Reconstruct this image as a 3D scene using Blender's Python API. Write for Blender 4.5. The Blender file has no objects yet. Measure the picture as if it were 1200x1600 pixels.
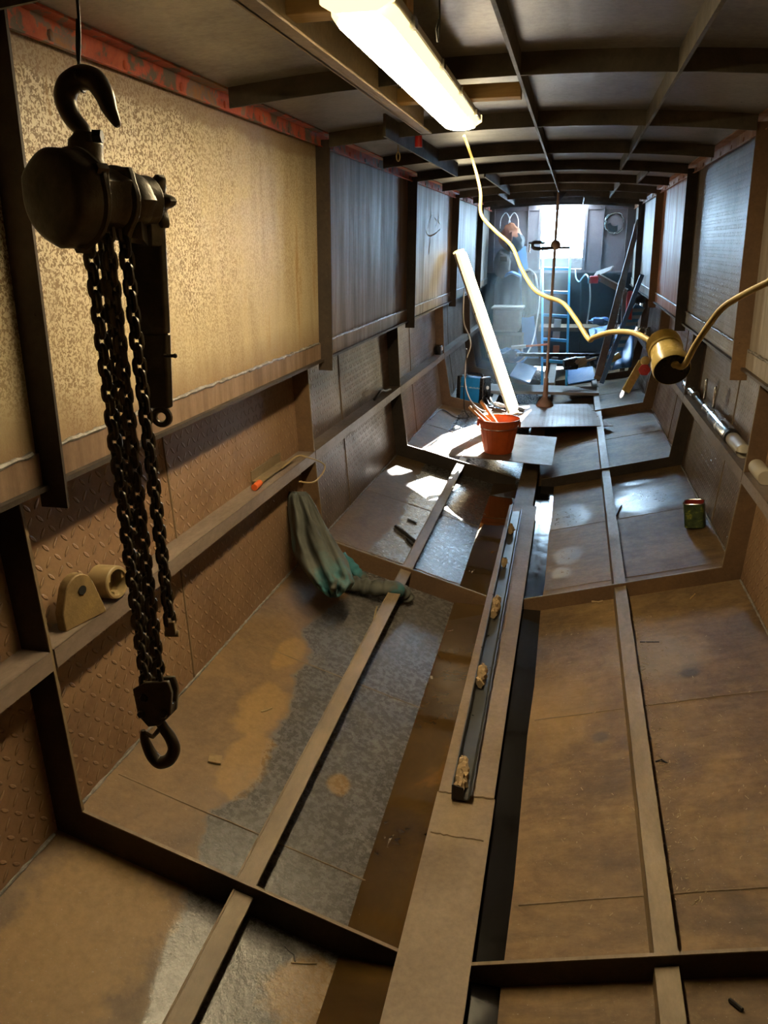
import bpy, bmesh, math, random
from mathutils import Vector, Matrix, noise
random.seed(7)
R = math.radians
SC = bpy.context.scene
COL = SC.collection
PI = math.pi

# ------------------------------------------------------------------ camera (metres, Y runs down the hull)
F, PT, YW, RO = 1236.35, .3244, .2296, -.0112
CAM = Vector((0, 0, 1.75))
fw = Vector((-math.sin(YW)*math.cos(PT), math.cos(YW)*math.cos(PT), -math.sin(PT)))
rt0 = Vector((math.cos(YW), math.sin(YW), 0)); up0 = rt0.cross(fw)
rt = rt0*math.cos(RO)+up0*math.sin(RO); up = up0*math.cos(RO)-rt0*math.sin(RO)
cam = bpy.data.cameras.new('camera'); co = bpy.data.objects.new('camera', cam); COL.objects.link(co)
m = Matrix.Identity(4)
for i in range(3):
    m[i][0] = rt[i]; m[i][1] = up[i]; m[i][2] = -fw[i]; m[i][3] = CAM[i]
co.matrix_world = m
cam.sensor_fit = 'VERTICAL'; cam.sensor_height = 36; cam.lens = F/1600*36
cam.clip_start = .02; cam.clip_end = 500
SC.camera = co
SC.view_settings.view_transform = 'Standard'
SC.view_settings.look = 'None'; SC.view_settings.gamma = 1; SC.view_settings.exposure = 0
SC.view_settings.use_curve_mapping = False

def ray(u, v): return rt*(u-600)-up*(v-800)+fw*F
def atY(u, v, Y): d = ray(u, v); return CAM+d*(Y/d.y)
def atX(u, v, X): d = ray(u, v); return CAM+d*(X/d.x)
def atZ(u, v, Z): d = ray(u, v); return CAM+d*((Z-CAM.z)/d.z)
def pxm(p): return (Vector(p)-CAM).dot(fw)/F          # metres covered by one pixel at p

# ------------------------------------------------------------------ hull lines
XC = -.2078
YF = [-.6, 1.5, 3.618, 5.680, 7.776, 9.85, 11.2]
YB = 11.2
KL, KR = -.328, -.1426
zk = lambda Y: .065+.0127*(min(Y, 11.2)-1.5)
zch = lambda Y: .3438-.0033*(Y-1.5)
zst = lambda Y: .8157-.011*(Y-1.5)
wch = lambda Y: .9693-.0084*(Y-1.5)
WST, WH, ZH = .988, 1.007, 1.225
cabw = lambda z: .881-(z-1.2147)*.0193               # inner edge of the cabin uprights
cabp = lambda z: .945-(z-1.225)*.0193                # cabin side plate
def ftop(x, Y):
    if x < KL: return zk(Y)+(zch(Y)-zk(Y))*(KL-x)/(KL-(XC-wch(Y)))
    if x > KR: return zk(Y)+(zch(Y)-zk(Y))*(x-KR)/((XC+wch(Y))-KR)
    return zk(Y)
def floorz(x, Y):
    if x < -.235:
        s = (zch(Y)-zk(Y))/(KL-(XC-wch(Y))); return zk(Y)+(KL-x)*s-.10
    s = (zch(Y)-zk(Y))/((XC+wch(Y))-KR); return zk(Y)+(x-KR)*s-.075
def onfloor(u, v, lift=0.0):
    d = ray(u, v); lo, hi = .2, 14.
    for _ in range(50):
        t = (lo+hi)/2; p = CAM+d*(t/d.y)
        if p.z > floorz(p.x, p.y)+lift: lo = t
        else: hi = t
    return CAM+d*(lo/d.y)
roofz = lambda x: 2.262-.05*((x-XC)/.9)**2
beamz = lambda x: roofz(x)-.058

# ------------------------------------------------------------------ node helpers
class NT:
    def __init__(s, name):
        s.m = bpy.data.materials.new(name); s.m.use_nodes = True
        s.t = s.m.node_tree; s.t.nodes.clear()
        s.out = s.t.nodes.new('ShaderNodeOutputMaterial')
        s.b = s.t.nodes.new('ShaderNodeBsdfPrincipled')
        s.t.links.new(s.b.outputs[0], s.out.inputs[0])
        s.co = s.t.nodes.new('ShaderNodeTexCoord').outputs['Object']
    def put(s, sock, v):
        if isinstance(v, bpy.types.NodeSocket): s.t.links.new(v, sock)
        elif v is not None:
            if sock.type == 'RGBA' and len(v) == 3: v = (*v, 1)
            sock.default_value = v
    def M(s, op, a, b=None, c=None, clamp=False):
        n = s.t.nodes.new('ShaderNodeMath'); n.operation = op; n.use_clamp = clamp
        for i, x in enumerate((a, b, c)):
            if x is not None: s.put(n.inputs[i], x)
        return n.outputs[0]
    def map(s, scale=(1, 1, 1), loc=(0, 0, 0), rot=(0, 0, 0), v=None):
        n = s.t.nodes.new('ShaderNodeMapping'); s.put(n.inputs[0], v or s.co)
        n.inputs[1].default_value = loc; n.inputs[2].default_value = rot; n.inputs[3].default_value = scale
        return n.outputs[0]
    def noise(s, scale, detail=4, rough=.6, dist=0, v=None):
        n = s.t.nodes.new('ShaderNodeTexNoise'); s.put(n.inputs['Vector'], v or s.co)
        n.inputs['Scale'].default_value = scale; n.inputs['Detail'].default_value = detail
        n.inputs['Roughness'].default_value = rough; n.inputs['Distortion'].default_value = dist
        return n.outputs['Fac']
    def ramp(s, f, stops):
        n = s.t.nodes.new('ShaderNodeValToRGB'); s.put(n.inputs[0], f)
        e = n.color_ramp.elements
        while len(e) < len(stops): e.new(.5)
        for x, (p, c) in zip(e, stops):
            x.position = p; x.color = (*c, 1) if not isinstance(c, (int, float)) else (c, c, c, 1)
        return n.outputs[0]
    def mix(s, f, a, b, mode='MIX'):
        n = s.t.nodes.new('ShaderNodeMix'); n.data_type = 'RGBA'; n.blend_type = mode
        s.put(n.inputs[0], f); s.put(n.inputs[6], a); s.put(n.inputs[7], b)
        return n.outputs[2]
    def rng(s, f, a, b, c=0., d=1.):
        n = s.t.nodes.new('ShaderNodeMapRange'); s.put(n.inputs[0], f)
        n.inputs[1].default_value = a; n.inputs[2].default_value = b; n.inputs[3].default_value = c; n.inputs[4].default_value = d
        return n.outputs[0]
    def bump(s, h, strength=.3, dist=.01, prev=None):
        n = s.t.nodes.new('ShaderNodeBump'); s.put(n.inputs['Height'], h)
        n.inputs['Strength'].default_value = strength; n.inputs['Distance'].default_value = dist
        if prev: s.put(n.inputs['Normal'], prev)
        return n.outputs[0]
    def xyz(s, v=None):
        n = s.t.nodes.new('ShaderNodeSeparateXYZ'); s.put(n.inputs[0], v or s.co); return n.outputs
    def fin(s, color, rough=.5, metal=0., normal=None, spec=.5):
        s.put(s.b.inputs['Base Color'], color); s.put(s.b.inputs['Roughness'], rough); s.put(s.b.inputs['Metallic'], metal)
        s.b.inputs['Specular IOR Level'].default_value = spec
        if normal: s.put(s.b.inputs['Normal'], normal)
        return s.m
    def blob(s, cx, cy, rx, ry, edge=.35, nz=.5, nscale=6):
        """stain mask in the XY plane, ragged rim"""
        o = s.xyz()
        a = s.M('DIVIDE', s.M('SUBTRACT', o[0], cx), rx); b = s.M('DIVIDE', s.M('SUBTRACT', o[1], cy), ry)
        d = s.M('SQRT', s.M('ADD', s.M('MULTIPLY', a, a), s.M('MULTIPLY', b, b)))
        d = s.M('ADD', d, s.M('MULTIPLY', s.M('SUBTRACT', s.noise(nscale, 5, .6), .5), nz*2))
        return s.rng(d, 1+edge/2, 1-edge/2)

def rust(name, c, scale=3, rough=(.4, .75), bump=.25, metal=0., stretch=(1, 1, 1), fine=60, dirt=.35):
    s = NT(name); v = s.map(stretch)
    a = s.noise(scale, 7, .65, .3, v)
    base = s.ramp(a, [(.28, c[0]), (.5, c[1]), (.72, c[2])])
    f = s.noise(fine, 4, .7, 0, v)
    base = s.mix(dirt, base, s.ramp(f, [(.25, .25), (.75, 1.)]), 'MULTIPLY')
    ro = s.rng(s.M('ADD', s.M('MULTIPLY', a, .6), s.M('MULTIPLY', f, .4)), .3, .7, rough[1], rough[0])
    return s.fin(base, ro, metal, s.bump(f, bump, .004))

def plain(name, c, rough=.5, metal=0., var=.25, scale=18, bump=.08):
    s = NT(name); n = s.noise(scale, 4, .6)
    base = s.mix(var, c, s.ramp(n, [(.3, .35), (.7, 1.)]), 'MULTIPLY')
    return s.fin(base, s.rng(n, .3, .7, max(.05, rough-.1), rough+.1), metal, s.bump(n, bump, .003))

def tread(name, c, pitch=.040, axes=(1, 2), rough=(.38, .7), amt=.9, top_light=.4, scale=2.2):
    """rusty raised-lozenge tread plate: two alternating 45 degree bars per cell"""
    s = NT(name); o = s.xyz()
    u = s.M('DIVIDE', o[axes[0]], pitch); w = s.M('DIVIDE', o[axes[1]], pitch)
    fu = s.M('FLOOR', u); fv = s.M('FLOOR', w)
    par = s.M('MODULO', s.M('ADD', s.M('ADD', fu, fv), 2000.), 2.)
    sg = s.M('SUBTRACT', s.M('MULTIPLY', par, 2.), 1.)
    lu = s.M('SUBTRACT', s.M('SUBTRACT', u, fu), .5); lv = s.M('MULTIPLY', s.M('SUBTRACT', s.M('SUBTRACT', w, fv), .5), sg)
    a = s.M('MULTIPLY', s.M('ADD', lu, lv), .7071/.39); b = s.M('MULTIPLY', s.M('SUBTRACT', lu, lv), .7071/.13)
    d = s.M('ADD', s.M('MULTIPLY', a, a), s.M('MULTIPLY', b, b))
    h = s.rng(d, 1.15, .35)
    n = s.noise(scale, 7, .65, .3); f = s.noise(70, 4, .7)
    base = s.ramp(n, [(.28, c[0]), (.5, c[1]), (.72, c[2])])
    base = s.mix(.3, base, s.ramp(f, [(.25, .3), (.75, 1.)]), 'MULTIPLY')
    base = s.mix(s.M('MULTIPLY', h, top_light), base, tuple(q*1.3 for q in c[2]))  # bar tops painted lighter, as light catching them
    ro = s.rng(n, .3, .7, rough[1], rough[0])
    nm = s.bump(f, .2, .003); nm = s.bump(h, amt, .009, nm)
    return s.fin(base, ro, 0, nm, .35)

def worm_mat():
    s = NT('mill_scale_plate'); 
    w = s.noise(135, 1.5, .5, .8); st = s.noise(2.2, 6, .65, .2, s.map((1, 3.5, .5))); big = s.noise(2.2, 5, .6)
    g = s.ramp(w, [(.45, (.19, .125, .065)), (.53, (.60, .52, .36))])
    smooth = s.ramp(st, [(.3, (.27, .19, .10)), (.55, (.44, .36, .22)), (.75, (.38, .25, .10))])
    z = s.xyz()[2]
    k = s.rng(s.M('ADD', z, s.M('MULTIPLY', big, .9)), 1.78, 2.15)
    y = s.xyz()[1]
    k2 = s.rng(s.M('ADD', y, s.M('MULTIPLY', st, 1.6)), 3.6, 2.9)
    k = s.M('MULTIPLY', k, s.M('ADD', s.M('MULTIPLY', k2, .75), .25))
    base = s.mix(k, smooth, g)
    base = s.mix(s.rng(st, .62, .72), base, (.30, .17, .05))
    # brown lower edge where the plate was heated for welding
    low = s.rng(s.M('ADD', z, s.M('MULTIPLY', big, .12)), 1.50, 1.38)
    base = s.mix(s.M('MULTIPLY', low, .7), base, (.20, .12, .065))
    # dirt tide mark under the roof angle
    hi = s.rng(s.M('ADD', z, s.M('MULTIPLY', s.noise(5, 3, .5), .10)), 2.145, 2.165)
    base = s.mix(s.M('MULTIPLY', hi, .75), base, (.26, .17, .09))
    return s.fin(base, s.rng(w, .4, .6, .55, .4), 0, s.bump(w, .35, .002))

def floor_left_mat():
    s = NT('hull_bottom_wet_rust'); n = s.noise(2.6, 8, .68, .4); f = s.noise(45, 5, .7); mf = s.noise(14, 6, .7, .8)
    brown = s.ramp(n, [(.3, (.10, .062, .03)), (.5, (.17, .105, .048)), (.7, (.24, .145, .06))])
    grey = s.ramp(mf, [(.3, (.055, .05, .045)), (.55, (.088, .08, .072)), (.75, (.17, .16, .145))])
    o = s.xyz()
    # wet plate nearer the keel: everything right of a ragged tide line
    line = [(-.6, -.80), (.4, -.84), (1.0, -.80), (1.3, -.86)]+[(p.y, p.x) for p in [onfloor(u, v) for u, v in ((320, 1296), (330, 1264), (368, 1246), (403, 1216), (416, 1160), (450, 1116), (455, 1090), (459, 1056), (490, 1021), (472, 986), (494, 969), (520, 945))]]+[(3.3, -.95), (3.7, -1.02), (4.4, -.93), (5.2, -1.0), (7., -1.0)]
    line.sort(); tx = None
    for (ya, xa), (yb, xb) in zip(line[:-1], line[1:]):
        seg = s.M('MULTIPLY', s.rng(o[1], ya, yb, 0, 1), xb-xa); tx = seg if tx is None else s.M('ADD', tx, seg)
    tx = s.M('ADD', tx, line[0][1])
    d0 = s.M('ADD', s.M('SUBTRACT', o[0], tx), s.M('MULTIPLY', s.M('SUBTRACT', s.noise(12, 5, .6), .5), .10))
    wet = s.rng(d0, -.008, .008)
    dryn = s.rng(o[1], 1.47, 1.52)
    col = s.mix(wet, brown, grey)
    # ochre patches
    for cx, cy, rx, ry in [(onfloor(u, v).x, onfloor(u, v).y, rx, ry) for u, v, rx, ry in ((385, 1190, .07, .15), (410, 1110, .075, .17), (452, 1020, .05, .12), (530, 1225, .035, .05), (140, 1440, .16, .22), (60, 1540, .14, .2), (480, 1560, .1, .1))]:
        col = s.mix(s.M('MULTIPLY', s.blob(cx, cy, rx, ry, .3, .7, 9), .75), col, (.29, .175, .055))
    col = s.mix(s.M('MULTIPLY', wet, s.M('MULTIPLY', s.rng(s.noise(190, 4, .7), .5, .66), .30)), col, (.34, .33, .31))
    # scattered pale flecks and mill scale
    fl = s.rng(s.noise(160, 2, .5), .70, .74)
    col = s.mix(s.M('MULTIPLY', fl, .35), col, (.42, .38, .32))
    dark = s.ramp(f, [(.25, .45), (.7, 1.)])
    col = s.mix(.5, col, dark, 'MULTIPLY')
    ro = s.mix(wet, s.rng(f, .3, .7, .62, .5), s.rng(f, .3, .7, .20, .34))
    return s.fin(col, ro, 0, s.bump(s.noise(55, 5, .7), .35, .0035, s.bump(f, .2, .003)))

def floor_right_mat():
    s = NT('hull_bottom_dusty_rust'); n = s.noise(1.7, 8, .7, .5); f = s.noise(40, 6, .72, .3); st = s.noise(7, 6, .7, .5, s.map((.5, 2.2, 1)))
    c = s.ramp(n, [(.30, (.07, .05, .032)), (.45, (.16, .10, .048)), (.58, (.25, .16, .07)), (.72, (.14, .105, .07))])
    c = s.mix(.55, c, s.ramp(st, [(.3, (.42, .40, .38)), (.65, (1.1, 1.05, .95))]), 'MULTIPLY')
    c = s.mix(s.M('MULTIPLY', s.rng(s.noise(5, 6, .7, .8), .58, .72), .45), c, (.30, .21, .09))
    c = s.mix(.4, c, s.ramp(f, [(.25, .4), (.72, 1.)]), 'MULTIPLY')
    for cx, cy, rx, ry, col, a in ((.52, 2.85, .035, .035, (.02, .018, .018), .9), (.19, 2.5, .03, .03, (.05, .05, .05), .7), (.42, 3.0, .16, .16, (.30, .27, .22), .35),
                                (-.02, 2.7, .2, .3, (.26, .16, .05), .4), (.02, 1.3, .1, .1, (.28, .17, .05), .5)):
        c = s.mix(s.M('MULTIPLY', s.blob(cx, cy, rx, ry, .7, .6, 14), a), c, col)
    fl = s.rng(s.noise(170, 2, .5), .72, .75)
    c = s.mix(s.M('MULTIPLY', fl, .5), c, (.5, .45, .36))
    # damp films on the plate between the second and third rib
    wet = 0.
    for cx, cy, rx, ry in ((.06, 4.95, .13, .22), (.52, 5.05, .2, .26), (.06, 4.3, .07, .12), (.03, 4.05, .05, .07), (.5, 5.45, .1, .06)):
        wet = s.M('MAXIMUM', wet, s.blob(cx, cy, rx, ry, .5, .5, 9))
    ro = s.M('MULTIPLY', s.rng(f, .3, .7, .66, .5), s.M('SUBTRACT', 1., s.M('MULTIPLY', wet, .5)))
    c = s.mix(s.M('MULTIPLY', wet, .4), c, (.04, .035, .03))
    return s.fin(c, ro, 0, s.bump(f, .25, .003), .35)

def redlead_mat():
    s = NT('flaking_red_lead'); n = s.noise(6, 6, .65, .3); f = s.noise(60, 4, .6)
    c = s.ramp(n, [(.44, (.12, .09, .065)), (.48, (.40, .07, .03)), (.57, (.50, .11, .045)), (.60, (.20, .15, .12)), (.70, (.34, .15, .04))])
    return s.fin(c, .65, 0, s.bump(f, .2, .003))

def wall_mat(name, c, k=1.):
    """cabin side plate, vertical runs and bare glints"""
    s = NT(name); v = s.map((1, 5, .55)); n = s.noise(2.4, 7, .68, .3, v); b = s.noise(1.6, 5, .6); f = s.noise(55, 4, .7)
    col = s.ramp(n, [(.28, c[0]), (.5, c[1]), (.7, c[2])])
    col = s.mix(s.M('MULTIPLY', s.rng(b, .6, .75), .6), col, c[3])
    col = s.mix(.35, col, s.ramp(f, [(.25, .35), (.75, 1.)]), 'MULTIPLY')
    return s.fin(col, s.rng(n, .3, .7, .68, .42), 0, s.bump(n, .15, .006, s.bump(f, .15, .003)), .3)

def glow(name, col, st):
    s = NT(name); s.b.inputs['Emission Color'].default_value = (*col, 1); s.b.inputs['Emission Strength'].default_value = st
    n = s.noise(8, 2); return s.fin(s.mix(.1, (.9, .88, .8), s.ramp(n, [(0, .8), (1, 1.)]), 'MULTIPLY'), .35)

def wood_mat(name, c1, c2, axis=1, rough=.6):
    s = NT(name); sc = [14, 14, 14]; sc[axis] = 1.2
    n = s.noise(3, 6, .6, 1.2, s.map(tuple(sc))); c = s.ramp(n, [(.3, c1), (.7, c2)])
    return s.fin(c, rough, 0, s.bump(n, .2, .003))

MT = {}
MT['worm'] = worm_mat()
MT['floorL'] = floor_left_mat(); MT['floorR'] = floor_right_mat()
MT['red'] = redlead_mat()
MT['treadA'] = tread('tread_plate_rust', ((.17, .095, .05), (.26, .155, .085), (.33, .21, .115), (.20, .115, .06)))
MT['treadB'] = tread('tread_plate_grey_brown', ((.10, .066, .046), (.16, .108, .076), (.23, .165, .12), (.15, .10, .07)), rough=(.3, .55), top_light=.75)
MT['treadC'] = tread('tread_plate_cabin', ((.10, .075, .055), (.16, .12, .085), (.22, .17, .125), (.34, .27, .2)), pitch=.034, rough=(.36, .5), amt=1., top_light=.8)
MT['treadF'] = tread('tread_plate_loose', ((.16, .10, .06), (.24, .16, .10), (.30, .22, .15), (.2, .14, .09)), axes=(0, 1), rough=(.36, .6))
MT['wallA'] = wall_mat('cabin_plate_brown', ((.12, .075, .048), (.21, .138, .09), (.29, .205, .14), (.27, .13, .055)))
MT['wallR'] = wall_mat('cabin_plate_orange', ((.24, .10, .05), (.34, .16, .085), (.40, .23, .14), (.40, .15, .05)))
MT['wallG'] = wall_mat('cabin_plate_pale', ((.22, .18, .14), (.32, .27, .22), (.40, .35, .29), (.30, .18, .09)))
MT['bulk'] = rust('bulkhead_plate', ((.085, .06, .055), (.13, .09, .085), (.17, .125, .115)), 2, (.4, .6))
MT['roof'] = rust('roof_plate_blue_steel', ((.13, .125, .13), (.29, .28, .29), (.40, .37, .36)), 1.6, (.24, .44), .2, .35, fine=50)
MT['frame'] = rust('rib_steel', ((.022, .016, .012), (.042, .029, .02), (.075, .048, .028)), 3, (.5, .75))
MT['frame2'] = rust('rib_steel_orange', ((.085, .048, .026), (.14, .08, .04), (.20, .115, .05)), 3, (.5, .75))
MT['beam'] = rust('roof_beam_steel', ((.035, .03, .023), (.075, .062, .045), (.13, .108, .075)), 4, (.45, .7))
MT['stringer'] = rust('stringer_steel', ((.12, .085, .062), (.20, .15, .115), (.27, .21, .165)), 3, (.4, .65), stretch=(1, .4, 1))
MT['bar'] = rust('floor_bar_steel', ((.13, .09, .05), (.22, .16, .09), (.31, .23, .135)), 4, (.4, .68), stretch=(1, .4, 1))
MT['keel'] = rust('keelson_steel', ((.14, .095, .052), (.21, .145, .08), (.27, .195, .11)), 2.5, (.45, .7))
MT['weld'] = rust('weld_bead', ((.11, .10, .09), (.22, .20, .18), (.36, .34, .31)), 25, (.35, .55), .6)
MT['dark'] = plain('black_iron', (.022, .02, .018), .5, .3)
MT['cast'] = rust('cast_hoist_iron', ((.05, .042, .03), (.10, .085, .06), (.17, .14, .095)), 12, (.3, .5), .25, .45)
MT['chain'] = rust('chain_steel', ((.05, .043, .033), (.10, .084, .06), (.17, .14, .09)), 20, (.3, .5), .2, .45)
MT['hsteel'] = plain('hook_steel', (.085, .07, .052), .34, .5)
MT['yellow'] = plain('yellow_flex', (.72, .56, .24), .45)
MT['yplug'] = plain('yellow_plastic', (.70, .54, .19), .28)
MT['black'] = plain('black_plastic', (.012, .012, .012), .3)
MT['white'] = plain('white_plastic', (.72, .70, .64), .4)
MT['blue'] = plain('blue_painted_case', (.02, .26, .62), .35)
MT['ladder'] = plain('blue_ladder_grp', (.07, .52, .92), .35, var=.1)
MT['orange'] = plain('orange_bucket_plastic', (.72, .13, .025), .42, var=.3)
MT['wood'] = wood_mat('pale_timber', (.42, .26, .10), (.62, .42, .19), 0)
MT['woodg'] = wood_mat('grey_board', (.20, .165, .13), (.34, .29, .235), 0)
MT['woodb'] = wood_mat('brown_timber', (.11, .072, .042), (.20, .135, .08), 2)
MT['lamp'] = glow('lit_tube_ceiling', (1., .79, .46), 84)
MT['lamp2'] = glow('lit_tube_leaning', (1., .84, .52), 22)
MT['lampedge'] = glow('lit_diffuser_edge', (1., .76, .34), 2.2)
MT['pole'] = rust('prop_tube_rust', ((.13, .075, .045), (.22, .13, .08), (.30, .20, .13)), 8, (.4, .6))
MT['chan'] = plain('channel_steel', (.10, .098, .09), .36, .6)
MT['sheet'] = rust('loose_steel_sheet', ((.17, .13, .09), (.26, .205, .15), (.34, .28, .21)), 5, (.42, .62))
MT['chrome'] = plain('bright_metal', (.62, .62, .60), .22, .9)
MT['chalk'] = plain('chalk', (.62, .54, .36), .9)
MT['chalkw'] = plain('white_chalk', (.62, .60, .56), .9)
MT['redp'] = plain('red_plastic', (.62, .035, .03), .4)
MT['tan'] = plain('ochre_steel', (.34, .25, .12), .5)
MT['rustl'] = rust('lug_rust', ((.16, .10, .04), (.28, .19, .08), (.36, .24, .09)), 14, (.5, .7))
MT['foam'] = plain('old_foam', (.33, .23, .12), .9, scale=60, bump=.6)
MT['hole'] = plain('dark_void', (.012, .011, .01), .8)
MT['tarp'] = plain('blue_tarpaulin', (.05, .18, .42), .45)
MT['bsheet'] = plain('blue_grey_sheet', (.09, .19, .38), .35)
MT['greycloth'] = plain('grey_blue_cloth', (.075, .095, .12), .85)
MT['browncloth'] = plain('brown_cloth', (.10, .075, .055), .9)
MT['rucks'] = plain('orange_brown_canvas', (.30, .10, .04), .85)
MT['cream'] = plain('cream_plastic', (.42, .38, .30), .5)
MT['basin'] = plain('blue_basin', (.08, .26, .52), .4)
MT['ground'] = plain('yard_concrete', (.5, .48, .45), .9)

def jacket_mat():
    s = NT('grey_green_jacket_cloth'); n = s.noise(5, 4, .6, .4); f = s.noise(200, 2, .5)
    c = s.ramp(s.noise(3.5, 4, .6), [(.3, (.045, .047, .04)), (.7, (.11, .112, .092))])
    c = s.mix(s.M('MULTIPLY', s.rng(n, .5, .6), s.rng(s.M('ADD', s.xyz()[2], s.M('MULTIPLY', n, .2)), .44, .28)), c, (.03, .14, .16))
    return s.fin(c, .85, 0, s.bump(f, .3, .002))
MT['jacket'] = jacket_mat()
def tin_mat():
    s = NT('green_printed_tin'); n = s.noise(22, 4, .6, .5); z = s.xyz()[2]
    c = s.ramp(n, [(.35, (.03, .05, .025)), (.55, (.07, .10, .04)), (.66, (.30, .32, .05)), (.8, (.05, .07, .03))])
    return s.fin(c, .4, .2)
MT['tin'] = tin_mat(); MT['tinred'] = plain('tin_red_inside', (.28, .035, .03), .4)
def water_mat():
    s = NT('rusty_bilge_water'); n = s.noise(2.5, 5, .6, .5); fl = s.noise(9, 5, .6, .6)
    c = s.ramp(n, [(.35, (.035, .02, .008)), (.6, (.075, .042, .013)), (.75, (.17, .08, .016))])
    scum = s.rng(fl, .66, .70)
    c = s.mix(s.M('MULTIPLY', scum, .6), c, (.34, .30, .25))
    ro = s.M('ADD', s.M('MULTIPLY', scum, .45), .025)
    return s.fin(c, ro, 0, s.bump(s.noise(12, 2), .03, .004), .6)
MT['water'] = water_mat()
MT['waterd'] = plain('shaded_bilge_water', (.006, .005, .004), .06, 0, .2, 12, .01)  # gutter shade and dark reflection painted into the water colour
def ladderstrip():
    s = NT('striped_blue_panel'); w = s.t.nodes.new('ShaderNodeTexWave'); s.put(w.inputs[0], s.co); w.inputs['Scale'].default_value = 4.5; w.bands_direction = 'Z'
    return s.fin(s.ramp(w.outputs['Fac'], [(.4, (.10, .38, .72)), (.6, (.6, .78, .92))]), .4)
MT['strip'] = ladderstrip()

# ------------------------------------------------------------------ mesh builder
def basis(d, hint=Vector((0, 0, 1))):
    d = d.normalized()
    if abs(d.dot(hint)) > .98: hint = Vector((1, 0, 0)) if abs(d.x) < .9 else Vector((0, 1, 0))
    x = hint.cross(d).normalized(); return x, d.cross(x).normalized(), d
class MB:
    def __init__(s): s.v = []; s.f = []; s.mi = []; s.k = 0
    def add(s, vs, fs):
        n = len(s.v); s.v += [Vector(p) for p in vs]; s.f += [[n+i for i in f] for f in fs]; s.mi += [s.k]*len(fs); return s
    def hexa(s, a, b):      # two matching quads
        return s.add(list(a)+list(b), [(3, 2, 1, 0), (4, 5, 6, 7)]+[(i, (i+1) % 4, 4+(i+1) % 4, 4+i) for i in range(4)])
    def box(s, c, sz, rot=None):
        c = Vector(c); x, y, z = [q/2 for q in sz]
        P = [Vector(p) for p in ((-x, -y, -z), (x, -y, -z), (x, y, -z), (-x, y, -z), (-x, -y, z), (x, -y, z), (x, y, z), (-x, y, z))]
        if rot is not None: P = [rot @ p for p in P]
        P = [p+c for p in P]; return s.hexa(P[:4], P[4:])
    def beam(s, a, b, w, h, hint=Vector((0, 0, 1)), w2=None, h2=None):
        a = Vector(a); b = Vector(b); x, y, d = basis(b-a, hint)
        q = lambda c, w, h: [c-x*w/2-y*h/2, c+x*w/2-y*h/2, c+x*w/2+y*h/2, c-x*w/2+y*h/2]
        return s.hexa(q(a, w, h), q(b, w2 or w, h2 or h))
    def prism(s, pts, ext):
        pts = [Vector(p) for p in pts]; n = len(pts); e = Vector(ext)
        return s.add(pts+[p+e for p in pts], [tuple(range(n-1, -1, -1)), tuple(range(n, 2*n))]+[(i, (i+1) % n, n+(i+1) % n, n+i) for i in range(n)])
    def strip(s, A, B, ext):    # solid ribbon between two polylines, extruded by ext
        e = Vector(ext)
        for i in range(len(A)-1):
            q = [Vector(A[i]), Vector(A[i+1]), Vector(B[i+1]), Vector(B[i])]; s.hexa(q, [p+e for p in q])
        return s
    def tube(s, pts, r, n=10, caps=True, flat=None):
        pts = [Vector(p) for p in pts]; m = len(pts); rs = r if isinstance(r, (list, tuple)) else [r]*m
        vs = []; x = None
        for i in range(m):
            d = (pts[min(i+1, m-1)]-pts[max(i-1, 0)])
            if x is None: x, y, d = basis(d)
            else:
                d.normalize(); x = (x-d*x.dot(d)).normalized(); y = d.cross(x)
            for k in range(n):
                a = 2*PI*k/n; vs.append(pts[i]+(x*math.cos(a)+y*math.sin(a)*(flat or 1))*rs[i])
        fs = [(i*n+k, i*n+(k+1) % n, (i+1)*n+(k+1) % n, (i+1)*n+k) for i in range(m-1) for k in range(n)]
        if caps: fs += [tuple(range(n-1, -1, -1)), tuple((m-1)*n+k for k in range(n))]
        return s.add(vs, fs)
    def ribbon(s, P, w, n=Vector((1, 0, 0))):
        A_ = []; B_ = []
        for i in range(len(P)):
            d = (P[min(i+1, len(P)-1)]-P[max(i-1, 0)]).normalized(); e = n.cross(d).normalized()*w; A_.append(P[i]+e); B_.append(P[i]-e)
        for i in range(len(P)-1): s.hexa([A_[i], A_[i+1], B_[i+1], B_[i]], [q+n*.0006 for q in (A_[i], A_[i+1], B_[i+1], B_[i])])
        return s
    def ring(s, pts, r, n=8):   # closed tube
        pts = [Vector(p) for p in pts]; m = len(pts); vs = []
        nrm = Vector((0, 0, 0)); c = sum(pts, Vector())/m
        for i in range(m): nrm += (pts[i]-c).cross(pts[(i+1) % m]-c)
        nrm.normalize()
        for i in range(m):
            d = (pts[(i+1) % m]-pts[i-1]).normalized(); x = d.cross(nrm).normalized()
            for k in range(n):
                a = 2*PI*k/n; vs.append(pts[i]+(x*math.cos(a)+nrm*math.sin(a))*r)
        return s.add(vs, [(i*n+k, ((i+1) % m)*n+k, ((i+1) % m)*n+(k+1) % n, i*n+(k+1) % n) for i in range(m) for k in range(n)])
    def lathe(s, prof, o, ax, n=28, caps=True, lob=None):
        o = Vector(o); x, y, d = basis(Vector(ax)); vs = []
        for (t, r) in prof:
            for k in range(n):
                a = 2*PI*k/n; rr = r*(lob(a) if lob else 1); vs.append(o+d*t+(x*math.cos(a)+y*math.sin(a))*rr)
        m = len(prof)
        fs = [(i*n+k, i*n+(k+1) % n, (i+1)*n+(k+1) % n, (i+1)*n+k) for i in range(m-1) for k in range(n)]
        if caps: fs += [tuple(range(n-1, -1, -1)), tuple((m-1)*n+k for k in range(n))]
        return s.add(vs, fs)
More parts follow.
